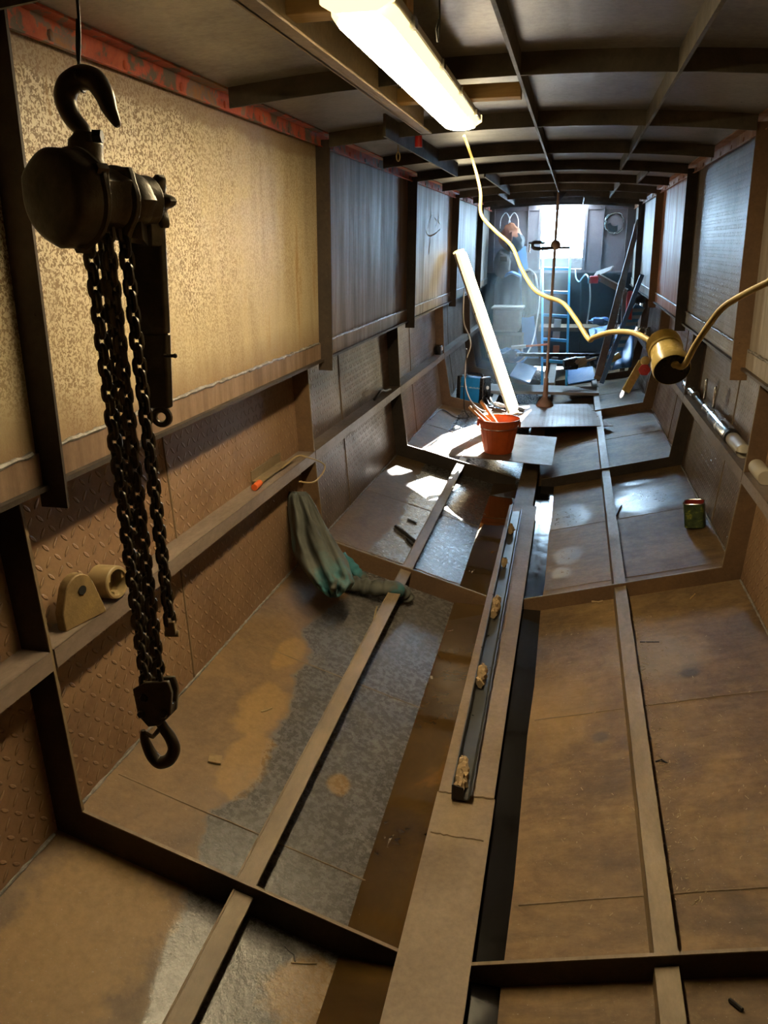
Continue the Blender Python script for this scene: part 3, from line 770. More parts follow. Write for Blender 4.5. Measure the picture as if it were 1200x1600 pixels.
b = MB(); e0 = hp(265, 970, HY+.01); e1 = hp(268, 990, HY+.01); b.beam(e0, e1, .018, .014, fw); b.tube([e1-rt*.011, e1+rt*.013], .006, 10); obj('chain_stop', b, 'tan', ho, bevel=.0015)
# bottom block and hook
b = MB(); f0, f1 = -.024, .024
pr = [(214, 1072), (232, 1062), (268, 1060), (274, 1078), (272, 1112), (256, 1128), (238, 1130), (222, 1112)]
for y0, y1 in ((-.026, -.012), (.012, .026)): b.prism([hp(u, v)+fw*y0 for u, v in pr], fw*(y1-y0))
b.prism([hp(u, v)-fw*.014 for u, v in ((216, 1096), (272, 1098), (270, 1114), (256, 1127), (238, 1129), (222, 1112))], fw*.028)
blk = obj('bottom_block', b, 'cast', ho, bevel=.002)
for u, v in ((262, 1110), (232, 1085), (228, 1110)):
    b = MB(); c = hp(u, v)-fw*.032; b.lathe([(0, .006), (.004, .008), (.064, .008)], c, fw, 6); obj('block_bolt', b, 'hsteel', blk)
bk_ = obj('bottom_hook', hook([(248, 1124), (256, 1138), (266, 1152), (272, 1170), (265, 1186), (250, 1191), (238, 1181), (230, 1165), (225, 1150), (224, 1141)], [9.5, 10.5, 11.5, 12.5, 13, 13, 12, 10.5, 8, 4], HY), 'hsteel', ho)
b = MB(); b.tube([hp(226, 1146)+fw*.003, hp(240, 1150)-fw*.004, hp(252, 1136)-fw*.006], [.005, .004, .005], 8); obj('safety_latch', b, 'hsteel', bk_)
# the wire that carries it
b = MB(); wt = hp(119, -60); wt.z = min(wt.z, 2.235); P = [Vector((hp(121, 0).x-.001, HY, roofz(-.66)-.004)), hp(121, 0), hp(123, 100), hp(124, 122)-fw*.019, hp(128, 142), hp(126, 120)+fw*.02, hp(122, 92), hp(121, 30)]
b.tube(smooth_path(P, 5), .0022, 7); mesh_thing('hanging_wire', b, 'dark', 'thin wire looped through the top hook, hanging from the roof', 'wire')

# ------------------------------------------------------------------ yellow extension lead and coupler
CY = 1.45
P = []
for u, v, Y in ((725, 212, lb.y-.005), (731, 228, lb.y+.02), (742, 262, lb.y+.03), (751, 300, 2.62), (752, 335, 2.5), (775, 362, 2.4), (800, 385, 2.3), (815, 420, 2.2), (833, 450, 2.1), (852, 463, 2.0), (880, 474, 1.95), (902, 502, 1.85), (920, 530, 1.75),
                (928, 527, 1.72), (955, 519, 1.66), (985, 519, 1.58), (1008, 528, 1.52), (1030, 542, 1.47)): P.append(atY(u, v, Y))
b = MB(); b.tube(smooth_path(P, 5), .0052, 10); mesh_thing('extension_lead', b, 'yellow', 'yellow flex sagging from the ceiling light to the yellow coupler', 'cable', origin=P[-1])
c0 = atY(1037, 548, CY+.03); c1 = atY(1047, 580, CY-.035); ax = (c1-c0)
ax = Vector((.13, -.86, -.44)).normalized(); c1 = atY(1050, 578, CY-.03); c0 = c1-ax*.085
cp = thing('cord_coupler', c1, 'yellow threaded cable coupler with a black face, hanging in mid air', 'plug')
b = MB(); b.lathe([(.030, .0265), (.050, .0268), (.062, .0308), (.080, .0315), (.085, .0305)], c0, ax, 40); obj('shell', b, 'yplug', cp)
b = MB(); pr = [(-.004, .018), (0, .026), (.003, .0285)]
for k in range(5): pr += [(.004+k*.0052, .0272), (.0065+k*.0052, .0295)]
pr += [(.0305, .028)]
b.lathe(pr, c0, ax, 40); obj('threaded_ring', b, 'yplug', cp)
b = MB(); b.lathe([(.078, .0285), (.084, .030), (.0862, .029), (.0866, .012), (.0866, .001)], c0, ax, 40); obj('face', b, 'black', cp)
b = MB(); b.lathe([(.084, .0085), (.090, .0075), (.096, .006)], c0+rt*.002+Vector((0, 0, .014)), ax, 20); obj('gland', b, 'yellow', cp)
b = MB(); b.lathe([(-.012, .007), (-.004, .016)], c0, ax, 20); obj('neck', b, 'yplug', cp)
g1 = c0+ax*.094+rt*.002+Vector((0, 0, .014))
P = [g1, g1+ax*.010+rt*.012+Vector((0, 0, .004)), atY(1086, 540, CY-.06), atY(1106, 510, CY-.07), atY(1128, 482, CY-.09), atY(1155, 464, CY-.11), atY(1200, 441, CY-.16), atY(1290, 402, CY-.2), atY(1420, 350, CY-.2)]
P[-1].x = XC+.92
b = MB(); b.tube(smooth_path(P, 6), .0052, 10); mesh_thing('extension_lead', b, 'yellow', 'yellow flex running from the coupler out to the right wall', 'cable', origin=g1)

# ------------------------------------------------------------------ steel sheets, bucket, prop
ZS = max(ftop(-.735, 6.0), ftop(.3, 7.0))-.011
def flat(name, corners, z, t, mat, label, cat, warp=0):
    P = [atZ(u, v, z) for u, v in corners]; m = MB(); m.sheet(P, t); return mesh_thing(name, m, mat, label, cat)
zB = ftop(-.735, 5.9)-.009
flat('steel_sheet', ((700, 711), (862, 727), (870, 683), (722, 672)), zB, .005, 'sheet', 'bare grey-brown steel sheet lying flat under the orange bucket', 'sheet')
zA = ftop(.30, 7.0)-.008
PA = [atZ(u, v, zA) for u, v in ((775, 668), (958, 665), (932, 650), (937, 650), (918, 631), (800, 632))]
m = MB(); m.prism([p-Vector((0, 0, .006)) for p in PA], (0, 0, .006)); mesh_thing('tread_plate', m, 'treadF', 'loose rusty tread plate with a notched corner, lying under the prop foot', 'sheet')
zp = zA+.003
m = MB(); q = [atZ(u, v, zp+.03) for u, v in ((752, 610), (936, 614), (935, 604), (752, 599))]; m.sheet(q, .03); mesh_thing('board', m, 'woodg', 'grey board lying across the floor bars behind the prop foot', 'board')
# bucket
bc = atZ(776, 711, zB); bc.y += .10
bk = thing('bucket', bc, 'orange plastic builders bucket with scraps of wood in it', 'bucket')
b = MB(); b.lathe([(0, .02), (0, .095), (.004, .108), (.02, .112), (.235, .148), (.25, .150), (.25, .162), (.268, .163), (.268, .156), (.262, .150), (.235, .144), (.02, .106), (.008, .1), (.008, .02)], bc, (0, 0, 1), 44); obj('pail', b, 'orange', bk)
b = MB()
for a in range(20):
    t = 2*PI*a/20; b.tube([bc+Vector((math.cos(t)*.1115, math.sin(t)*.1115, .02)), bc+Vector((math.cos(t)*.1475, math.sin(t)*.1475, .232))], .0024, 5)
obj('ribs', b, 'orange', bk)
for s_ in (-1, 1):
    b = MB(); b.box(bc+Vector((s_*.158, 0, .225)), (.018, .035, .045)); obj('handle_lug', b, 'orange', bk, bevel=.004)
b = MB(); b.tube(smooth_path([bc+Vector((.165*math.cos(t), -.168*math.sin(t), .225-.02*math.sin(t))) for t in [PI*i/8 for i in range(9)]], 3), .0028, 6); obj('handle', b, 'chrome', bk)
tp = bc+Vector((0, 0, .268))
for (dx, dy, dz, ex, ey, ez, w, lab) in ((-.20, -.03, .085, .02, .03, -.12, .075, 'split board end sticking out of the orange bucket, nearest the camera'), (-.15, .05, .12, .03, .06, -.12, .06, 'thin board end leaning in the orange bucket, further back'), (-.235, .03, .075, -.05, .04, -.10, .04, 'short lath end leaning in the orange bucket, leftmost')):
    b = MB(); b.beam(tp+Vector((dx, dy, dz)), tp+Vector((ex, ey, ez)), w, .02); mesh_thing('wood_scrap', b, 'wood', lab, 'wood', 'wood scraps in the bucket', bevel=.001)
# prop
pf = atZ(851, 634, zA); pt_ = atY(866, 302, pf.y+.02)
pr = thing('steel_prop', pf, 'thin rusty steel prop standing on the tread plate, up to the roof', 'prop')
b = MB(); b.lathe([(0, .082), (.006, .086), (.02, .080), (.045, .062), (.07, .040), (.085, .030), (.09, .022)], pf, (0, 0, 1), 30); obj('bell_foot', b, 'pole', pr)
tz = Vector((pf.x+.02, pf.y, beamz(pf.x)-.005)); mid = pf.lerp(tz, .14)
b = MB(); b.tube([pf+Vector((0, 0, .08)), mid], [.026, .021], 14); obj('socket', b, 'pole', pr)
b = MB(); b.tube([mid, tz], .0135, 14); obj('tube', b, 'pole', pr)
b = MB(); b.prism([tz+Vector((-.05, -.004, .0)), tz+Vector((.075, -.004, .0)), tz+Vector((.012, -.004, -.08)), tz+Vector((-.012, -.004, -.08))], (0, .008, 0)); obj('head_gusset', b, 'dark', pr)
# clamp gripping the prop
cg = tz.lerp(pf, .21); cg = atY(868, 384, pf.y-.02)
gc = thing('screw_clamp', cg, 'dark screw clamp gripping the prop, seen against the doorway', 'clamp')
k = pxm(cg); V = lambda u, v: cg+rt*((u-868)*k)-Vector((0, 0, 1))*((v-384)*k)
b = MB(); b.tube(smooth_path([V(846, 379), V(834, 379), V(832, 384), V(836, 388), V(850, 388), V(866, 387)], 4), .022, 8, flat=.7); obj('frame', b, 'dark', gc)
b = MB(); b.tube([V(826, 380), V(852, 380)], .009, 8); obj('screw', b, 'dark', gc)
b = MB(); b.tube([V(828, 381), V(827, 394)], .007, 6); obj('tommy_bar', b, 'chrome', gc)
b = MB(); b.ball(V(868, 383), .046, (1, .8, 1), 14); obj('swivel_pad', b, 'pole', gc)
b = MB(); b.tube([V(868, 387), V(890, 387)], .010, 8); obj('spindle', b, 'dark', gc)

# ------------------------------------------------------------------ welder
wl = atY(714, 621, 8.02); wr = atY(752, 634, 7.90)
wl.z = wr.z = max(floorz(wr.x, 8.0)+.06, min(wl.z, wr.z)); d = (wr-wl); d.z = 0; Lw = d.length; d.normalize(); bkd = Vector((-d.y, d.x, 0)); 
if bkd.y < 0: bkd = -bkd
we = thing('welding_set', wl, 'blue and black inverter welder standing on the floor by the left wall', 'welder')
H = .265; Z = Vector((0, 0, 1)); dp = .17
def sec(c, ins): return [c+Z*0, c+bkd*dp, c+bkd*(dp-ins)+Z*H, c+bkd*ins+Z*H]
b = MB(); b.hexa(sec(wl+d*.03, .02), sec(wl+d*(Lw-.03), .02)); case = obj('case', b, 'blue', we, bevel=.008)
for a0, a1, nm in ((-.012, .034, 'rear_panel'), (Lw-.034, Lw+.012, 'front_panel')):
    b = MB(); q = lambda s: [p-bkd*.006-Z*.006 if i == 0 else p+bkd*(.006 if i in (1, 2) else -.006)+Z*(.008 if i > 1 else -.006) for i, p in enumerate(sec(wl+d*s, .02))]
    b.hexa(q(a0), q(a1)); pn = obj(nm, b, 'black', we, bevel=.008)
for f in (.3, .7):
    b = MB(); b.lathe([(0, .018), (.02, .018), (.022, .012)], wl+d*(Lw+.01)+bkd*(dp*f)+Z*.06, d, 16); obj('socket', b, 'dark', pn)
b = MB(); b.lathe([(0, .02), (.014, .017)], wl+d*(Lw+.01)+bkd*(dp*.5)+Z*.17, d, 16); obj('dial', b, 'white', pn)
b = MB(); b.tube(smooth_path([wl+d*.05+bkd*dp*.5+Z*(H-.002), wl+d*.06+bkd*dp*.5+Z*(H+.03), wl+d*(Lw-.06)+bkd*dp*.5+Z*(H+.03), wl+d*(Lw-.05)+bkd*dp*.5+Z*(H-.002)], 5), .011, 8); obj('carry_handle', b, 'black', we)
# worn lettering on the side
for row, s0, n, hh in ((.62, .13, 6, .010), (.60, .47, 11, .016)):
    b = MB()
    for i in range(n):
        c = wl+d*(Lw*(s0+i*.045))+bkd*(.02*row)+Z*(H*row)-bkd*.0015
        b.beam(c, c+Z*hh*(1 if i % 3 else .7), .004, .003, d)
        if i % 2: b.beam(c+Z*hh*.5, c+Z*hh*.5+d*.006, .003, .003, Z)
    obj('lettering', b, 'white', case)
for k, (pts, col, lab) in enumerate((
    ([wl+d*(Lw+.03)+bkd*.05+Z*.06, wl+d*(Lw+.09)+Z*.02, wl+d*(Lw+.16)-bkd*.05+Z*.01, wl+d*(Lw+.12)-bkd*.1+Z*.02, wl+d*(Lw+.04)-bkd*.06+Z*.03], 'black', 'black welding cable curled at the right end of the blue welder'),
    ([wl+d*(Lw+.03)+bkd*.12+Z*.06, wl+d*(Lw+.1)+bkd*.05+Z*.03, wl+d*(Lw+.2)+Z*.015, wl+d*(Lw+.28)+bkd*.05+Z*.01, wl+d*(Lw+.2)+bkd*.1+Z*.01, wl+d*(Lw+.14)+bkd*.02+Z*.04], 'white', 'pale cable heaped between the blue welder and the leaning light'))):
    b = MB(); b.tube(smooth_path(pts, 6), .009, 8); mesh_thing('welding_cable', b, col, lab, 'cable')
tq = atZ(806, 640, zA+.025)
tl = thing('electrode_holder', tq-Z*.025, 'red and black handpiece lying at the foot of the leaning light', 'handpiece')
b = MB(); b.tube([tq+Vector((-.05, .02, .02)), tq+Vector((.03, -.01, .005))], [.03, .026], 12); obj('grip', b, 'redp', tl)
b = MB(); b.tube([tq+Vector((.03, -.01, .005)), tq+Vector((.075, -.03, 0))], [.027, .02], 12); obj('nose', b, 'black', tl)
# thin flex of the leaning light
def cable(pts, r, mat, lab, name='flex', n=5):
    b = MB(); b.tube(smooth_path(pts, n), r, 8); return mesh_thing(name, b, mat, lab, 'cable')
LP = lambda f, off=0: TOP.lerp(BOT, f)+Vector((-.07, .0, 0))
p0 = TOP.lerp(BOT, .22)+Vector((-.055, .0, 0))
cable([p0, atY(724, 500, 7.3), atY(733, 525, 7.25), atY(735, 542, 7.25), atY(728, 565, 7.3), atY(727, 600, 7.3), atY(735, 625, 7.25), atY(752, 641, 7.15), atY(775, 645, 7.0), atY(790, 646, 6.85)], .006, 'white', 'pale flex looping down beside the leaning light, in front of the welder')
cable([atY(729, 545, 7.28), atY(729, 580, 7.3), atY(725, 605, 7.3), atY(726, 640, 7.2), onfloor(732, 652, .008), onfloor(712, 652, .008), onfloor(690, 640, .008), onfloor(672, 655, .008)], .005, 'dark', 'thin dark flex dropping past the welder and trailing over the sunlit floor')

# ------------------------------------------------------------------ channel with foam lumps on the keelson
zc = zk(3)+.017
n0 = atZ(718, 1250, zk(2.1)+.012); f0 = atZ(806, 800, zk(4.9)+.018); n0.x += .0; 
ch = thing('steel_channel', n0, 'open grey steel channel lying along the keel beam, foam lumps stuck in it', 'channel')
dirc = (f0-n0).normalized(); sidev = Vector((dirc.y, -dirc.x, 0)).normalized(); upv = sidev.cross(dirc)
if upv.z < 0: upv = -upv
cw = .052; chh = .055; t = .004
Q = lambda p, s, u: p+sidev*s+upv*u
b = MB(); b.hexa([Q(n0, -cw/2, 0), Q(n0, cw/2, 0), Q(n0, cw/2, t), Q(n0, -cw/2, t)], [Q(f0, -cw/2, 0), Q(f0, cw/2, 0), Q(f0, cw/2, t), Q(f0, -cw/2, t)])
obj('web', b, 'chan', ch)
for s in (-1, 1):
    b = MB(); a_, c_ = s*cw/2, s*(cw/2-t); hh = chh if s < 0 else .022; lean = .0 if s < 0 else .012
    b.hexa([Q(n0, a_, 0), Q(n0, c_, 0), Q(n0, c_+lean, hh), Q(n0, a_+lean, hh)], [Q(f0, a_, 0), Q(f0, c_, 0), Q(f0, c_+lean, hh), Q(f0, a_+lean, hh)]); obj('flange', b, 'chan', ch)
b = MB(); b.hexa([Q(n0, -cw/2, 0), Q(n0, cw/2-.014, 0), Q(n0, cw/2-.014, .045), Q(n0, -cw/2, chh)], [Q(n0+dirc*t, -cw/2, 0), Q(n0+dirc*t, cw/2-.014, 0), Q(n0+dirc*t, cw/2-.014, .045), Q(n0+dirc*t, -cw/2, chh)]); obj('end_plate', b, 'dark', ch)
for i, (u, v, L, s) in enumerate(((717, 1200, .17, 1.), (749, 1050, .15, .85), (770, 945, .20, .9), (786, 880, .07, .6), (798, 830, .10, .7))):
    c = atZ(u, v, zk(3)+.05); tt = (c-n0).dot(dirc); c = n0+dirc*tt+upv*.028-sidev*.006
    b = MB(); rows = []
    for j in range(25):
        f = j/24; rad = .023*s*(math.sin(PI*min(1, max(.12, f)*.93+.05))**.6)+.004; row = []
        for k in range(13):
            a = 2*PI*k/12; p = Vector((math.cos(a), f*4, math.sin(a))); w = 1+.8*noise.noise(p*2.2+Vector((i*3.1, 0, 0)))+.7*noise.noise(p*6+Vector((i*5.1, 0, 0)))
            row.append(c+dirc*(f-.5)*L+(sidev*math.cos(a)*.8+upv*math.sin(a)*1.1)*rad*w)
        rows.append(row)
    b.grid(rows); b.add(rows[0][:-1], [tuple(range(12))]); b.add(rows[-1][:-1], [tuple(range(12))])
    obj('foam_lump', b, 'foam', ch, sharp=25)
b = MB(); cx_ = onfloor(794, 1096, .01); b.box(cx_+Vector((-.01, 0, .008)), (.022, .03, .02), Matrix.Rotation(.3, 3, 'Z')); mesh_thing('steel_offcut', b, 'dark', 'small dark steel nub beside the keel beam, at the edge of the shaded water', 'scrap', bevel=.002)

# ------------------------------------------------------------------ jacket hung in the left corner and spread over the floor
jk = thing('jacket', onfloor(520, 925), 'grey-green work jacket with teal stains slumped in the left corner, one sleeve stretched out', 'jacket')
rows_px = [(768, 452, 478, 3.42, .02), (774, 450, 484, 3.40, .05), (790, 450, 494, 3.37, .07), (810, 451, 505, 3.34, .09), (832, 454, 516, 3.30, .11), (855, 459, 530, 3.25, .12), (875, 464, 543, 3.20, .13), (893, 470, 551, 3.15, .13), (908, 482, 553, 3.10, .12), (920, 496, 548, 3.06, .09), (929, 510, 536, 3.03, .05), (932, 517, 528, 3.02, .01)]
rows = []; NR = 44; n = 48
for i in range(NR+1):
    f = i/NR*(len(rows_px)-1); j = min(int(f), len(rows_px)-2); f -= j
    v, l, r_, Y, bg = [p*(1-f)+q*f for p, q in zip(rows_px[j], rows_px[j+1])]
    row = []; h = i/NR
    for k in range(n+1):
        a = 2*PI*k/n; s = math.cos(a); dpt = math.sin(a); front = max(0, dpt)**.5
        wob = noise.noise(Vector((math.cos(a)*1.6, math.sin(a)*1.6, h*5)))
        u = (l+r_)/2+s*(r_-l)/2*(1+.16*wob*min(1, h*5))
        # pleats running down and fanning out towards the hem, with slumped creases across them
        pl = abs(math.sin(s*4.2+h*2.2+.8*wob)); pl2 = abs(math.sin(s*9-h*3.))
        cr = noise.noise(Vector((s*2.2, h*11, 4.)))
        fold = (.075*pl+.025*pl2-.05)*min(1, h*4+.15)+.05*cr*h
        row.append(atY(u, v+3*math.sin(s*5+h*6)*min(1, h*4), Y-(dpt*bg+fold*front*min(1, (r_-l)/45))))
    row[-1] = row[0]; rows.append(row)
b = MB(); b.grid(rows); b.add(rows[0][:-1], [tuple(range(48))]); b.add(rows[-1][:-1], [tuple(range(48))])
obj('body', b, 'jacket', jk, sharp=180)
P = [onfloor(530, 905, .05), onfloor(552, 912, .045), onfloor(575, 917, .05), onfloor(598, 919, .075), onfloor(615, 919, .09), onfloor(630, 925, .055), onfloor(637, 936, .02)]
S_ = smooth_path(P, 6); b = MB(); b.tube(S_, [(.05-.012*abs(i/len(S_)-.4)+.006*math.sin(i*1.3)+.012*noise.noise(Vector((i*.5, 0, 0)))) for i in range(len(S_))], 14, flat=.75); obj('sleeve', b, 'jacket', jk, sub=1, sharp=180)
P = [onfloor(530, 870, .09), onfloor(548, 884, .07), onfloor(560, 896, .05), onfloor(574, 905, .03)]
S_ = smooth_path(P, 5); b = MB(); b.tube(S_, [.05-.028*i/len(S_)+.008*math.sin(i*2.1) for i in range(len(S_))], 12, flat=.6); obj('hem', b, 'jacket', jk, sub=1, sharp=180)

# ------------------------------------------------------------------ things on the left stringer
xs = XC-WST-.035
SZ = lambda Y: zst(Y)+.0005
def onst(u, sd=-1, off=.04):     # point on the stringer ledge under pixel column u
    best = None
    x = XC+sd*(WST+off)
    for i in range(700):
        Y = .8+i*.01; p = Vector((x, Y, SZ(Y))); q = p-CAM; uu = 600+F*q.dot(rt)/q.dot(fw)
        if best is None or abs(uu-u) < best[0]: best = (abs(uu-u), p)
    return best[1]
p = onst(108, off=.020); k = pxm(p)
lug = thing('mounting_lug', p, 'rusty rounded steel lug plate with one hole, standing on the left stringer', 'lug')
b = MB(); q = Vector((.25, .97, 0)).normalized(); hgt = .15; wv = .13
out = [p+q*(-.01), p+q*(wv), p+q*(wv*.93)+Z*.03]
for a in range(9): t = R(15+a*17); out.append(p+q*(.052+math.cos(t)*.048)+Z*(.085+math.sin(t)*.052))
out.append(p+q*(-.012)+Z*.05)
b.prism(out, Vector((-.97, .25, 0))*.03); pl = obj('plate', b, 'rustl', lug, bevel=.003)
b = MB(); hc = p+q*.058+Z*.092+Vector((.97, -.25, 0))*.0015; b.lathe([(0, .0125), (.001, .0125)], hc, Vector((.97, -.25, 0)), 20); obj('bolt_hole', b, 'hole', pl)
p = onst(172, off=.03); axr = Vector((.55, -.25, .0)).normalized()
axr = Vector((.95, -.12, .08)).normalized(); c = p+Z*.05
rg = thing('steel_collar', p, 'ochre steel collar lying on the left stringer, beside the lug plate', 'collar')
b = MB(); b.lathe([(-.035, .044), (-.032, .047), (.032, .047), (.035, .044), (.035, .037), (.030, .035), (-.030, .035), (-.035, .037), (-.035, .044)], c, axr, 36, caps=False); obj('ring', b, 'tan', rg)
b = MB(); b.lathe([(-.01, .0345), (-.008, .0345)], c, axr, 30); obj('inner_disc', b, 'rustl', rg)
for a in (0.4, 2.5, 4.4):
    x_, y_, d_ = basis(axr); b = MB(); b.box(c+(x_*math.cos(a)+y_*math.sin(a))*.033+axr*.022, (.014, .014, .02)); obj('key', b, 'tan', rg)
a = onst(402, off=.055); e = onst(445, off=.055)
b = MB(); b.beam(a+Z*.012, e+Z*.012, .05, .005); b.beam(a+Vector((-.024, 0, .03)), e+Vector((-.024, 0, .03)), .005, .05); mesh_thing('angle_offcut', b, 'bar', 'short steel angle offcut lying on the left stringer, near the jacket', 'offcut')
a = onst(397, off=.03); b = MB(); b.tube([a+Z*.015, a+Vector((0, .06, .018))], .014, 10); mesh_thing('plug_stub', b, 'orange', 'small orange stub lying on the left stringer, in front of the angle offcut', 'stub')
a = onst(440, off=.03); e = onst(472, off=.02)
b = MB(); b.tube(smooth_path([a+Z*.012, a+Vector((.02, .15, .03)), e+Vector((.06, -.1, .03)), e+Vector((.12, -.02, -.03)), e+Vector((.10, -.12, -.08)), e+Vector((.05, -.2, -.06))], 6), .004, 7); mesh_thing('wire_loop', b, 'tan', 'loop of pale wire hanging over the left stringer, above the jacket', 'wire')
a = onst(585, off=.04); b = MB(); b.tube(smooth_path([a+Z*.01, a+Vector((.02, .12, .05)), a+Vector((.01, .28, .02)), a+Vector((.02, .4, .012))], 5), .008, 7); mesh_thing('flex', b, 'dark', 'short dark flex lying on the left stringer, between the second and third rib', 'cable')
a = onst(686, off=.04); b = MB(); b.box(a+Z*.04, (.06, .16, .08)); jb = mesh_thing('switch_box', b, 'black', 'small black box on the left stringer, just before the leaning light', 'box', bevel=.006)
b = MB(); b.box(a+Z*.05+Vector((.031, 0, 0)), (.004, .07, .03)); obj('switch_plate', b, 'white', jb)

# ------------------------------------------------------------------ things on the right stringer
a = onst(1072, 1, .03); e = onst(1092, 1, .03)
dn = (e-a).normalized()
gg = thing('air_tool', e, 'bright metal air tool with two ring handles, lying on the right stringer', 'tool')
A_ = onst(1070, 1, .035)+Z*.035; M1 = onst(1086, 1, .035)+Z*.035; M2 = onst(1100, 1, .035)+Z*.035; M3 = onst(1112, 1, .035)+Z*.04; B_ = onst(1140, 1, .035)+Z*.04
b = MB(); b.tube([A_, A_.lerp(M1, .15), M1], [.022, .03, .028], 14); obj('nozzle', b, 'chrome', gg)
b = MB(); b.tube([M1, M2], [.012, .012], 10); obj('shaft', b, 'dark', gg)
b = MB(); b.tube([M2, M2.lerp(M3, .3), M2.lerp(M3, .6), M3], [.02, .032, .02, .03], 14); obj('coupling', b, 'chrome', gg)
b = MB(); b.tube([M3, M3.lerp(B_, .1), M3.lerp(B_, .9), B_], [.03, .04, .04, .034], 16); obj('barrel', b, 'chrome', gg)
b = MB(); b.tube([B_, B_+(B_-M3).normalized()*.03], [.041, .038], 16); obj('end_cap', b, 'dark', gg)
for c in (M1.lerp(M2, .9), M3):
    b = MB(); cc = c+Z*.10; yv = Vector((.1, 1, 0)).normalized(); b.ring([cc+yv*math.cos(t)*.022+Z*math.sin(t)*.058 for t in [2*PI*i/20 for i in range(20)]], .007, 8); obj('ring_handle', b, 'chrome', gg)
a = onst(1136, 1, .04); e = onst(1160, 1, .04)
bo = thing('plastic_bottle', e, 'pale plastic bottle lying on its side on the right stringer, beyond the rib', 'bottle')
b = MB(); b.tube([a+Z*.012, a.lerp(e, .25)+Z*.03, a.lerp(e, .35)+Z*.034, e+Z*.034, e+Z*.032], [.010, .028, .034, .034, .028], 16); obj('body', b, 'cream', bo)
b = MB(); b.tube([a+Z*.012+(a-e).normalized()*.02, a+Z*.012], .013, 12); obj('cap', b, 'white', bo)
Pc = atX(1178, 748, XC+WST+.04); a = Vector((Pc.x, Pc.y, SZ(Pc.y)+.034)); dn = Vector((0, -1, -.0))
sc_ = thing('spray_can', a-Z*.034+dn*.1, 'pale aerosol can lying on the right stringer, cut by the photo edge', 'can')
b = MB(); b.lathe([(0, .024), (.004, .031), (.012, .033), (.19, .033), (.196, .030)], a, dn, 26); obj('can', b, 'cream', sc_)
b = MB(); b.lathe([(-.012, .018), (-.008, .026), (0, .027)], a, dn, 24); obj('rim', b, 'chrome', sc_)
# rectangular tin on the right floor
tb = onfloor(1084, 828)
tn = thing('tin_can', tb, 'open rectangular green tin, red inside, standing on the right floor against the wall', 'tin')
rz = Matrix.Rotation(R(-14), 3, 'Z'); tw, td, th = .105, .10, .135
tilt = Matrix.Rotation(R(-8), 3, 'Y')
def rr(w, d, z, n=5, r=.022):
    o = []
    for cx, cy, a0 in ((1, 1, 0), (-1, 1, 90), (-1, -1, 180), (1, -1, 270)):
        for i in range(n): a = R(a0+90*i/(n-1)); o.append(tb+Z*.012+rz@(tilt@Vector((cx*(w/2-r)+math.cos(a)*r, cy*(d/2-r)+math.sin(a)*r+.045, z))))
    return o
def loops(m, L):
    n = len(L[0]); vs = [p for l in L for p in l]; m.add(vs, [(i*n+k, i*n+(k+1) % n, (i+1)*n+(k+1) % n, (i+1)*n+k) for i in range(len(L)-1) for k in range(n)]); return m
b = MB(); L = [rr(tw, td, 0), rr(tw, td, .004), rr(tw, td, th)]; loops(b, L); b.add(L[0], [tuple(range(20))]); obj('body', b, 'tin', tn)
b = MB(); L = [rr(tw-.004, td-.004, th-.001), rr(tw-.004, td-.004, .05)]; loops(b, L); b.add(L[1], [tuple(range(20))]); obj('lining', b, 'tinred', tn)
b = MB(); b.ring(rr(tw, td, th), .0028, 6); obj('rim', b, 'chrome', tn)

# ------------------------------------------------------------------ small scraps on the floor
def chip(u, v, sz, mat, lab, rot=.3, name='steel_offcut'):
    p = onfloor(u, v, sz[2]/2+.001); b = MB(); sl = math.atan((floorz(p.x+.05, p.y)-floorz(p.x-.05, p.y))/.1)
    b.box(p, sz, Matrix.Rotation(-sl, 3, 'Y')@Matrix.Rotation(rot, 3, 'Z')); return mesh_thing(name, b, mat, lab, 'scrap', bevel=.001)
chip(336, 1186, (.042, .036, .006), 'rustl', 'small square rusty offcut lying below the lower hook of the hoist')
chip(613, 1316, (.03, .04, .005), 'frame2', 'small square steel offcut lying at the edge of the bilge water', .1)
def twig(pts, r, mat, lab, name='wire_scrap'):
    b = MB(); b.tube([onfloor(u, v, r) for u, v in pts], r, 6); return mesh_thing(name, b, mat, lab, 'scrap')
twig([(408, 1112), (416, 1110), (425, 1106)], .003, 'tan', 'short curved sliver on the ochre patch of the left floor')
twig([(584, 968), (587, 955), (589, 948)], .004, 'tan', 'short pale stick standing by the left floor bar, beyond the jacket sleeve')
twig([(618, 822), (634, 834), (649, 846)], .010, 'dark', 'longest dark metal stick against the left floor bar, between the second and third rib', 'metal_stick')
twig([(636, 842), (645, 852)], .007, 'dark', 'shorter dark metal stick just below the longest one', 'metal_stick')
twig([(637, 811), (651, 817)], .006, 'dark', 'short dark metal stick above the longest one', 'metal_stick')
twig([(455, 1504), (475, 1505), (495, 1505)], .002, 'tan', 'thin straight wire scrap on the nearest left floor plate')
twig([(445, 1478), (452, 1486), (460, 1492), (461, 1502)], .002, 'dark', 'bent wire scrap on the nearest left floor plate')
twig([(963, 806), (968, 795), (971, 790)], .005, 'chan', 'two-pronged metal scrap against the right floor bar')
twig([(1024, 1190), (1034, 1187), (1042, 1192)], .003, 'dark', 'curled dark swarf piece beside the right floor bar')
twig([(1140, 1562), (1150, 1570), (1160, 1578)], .005, 'dark', 'dark bolt-like scrap on the nearest right floor plate')
twig([(1000, 1003), (1030, 1003)], .002, 'dark', 'thin dark wire on the right floor, beside the floor bar')
twig([(1078, 936), (1086, 928)], .003, 'wood', 'pale splinter on the right floor, just before the second rib')
p0 = onfloor(935, 948, .01)
twig([(925, 940), (935, 941), (942, 939)], .005, 'foam', 'pale torn scrap on the floor at the foot of the second rib')
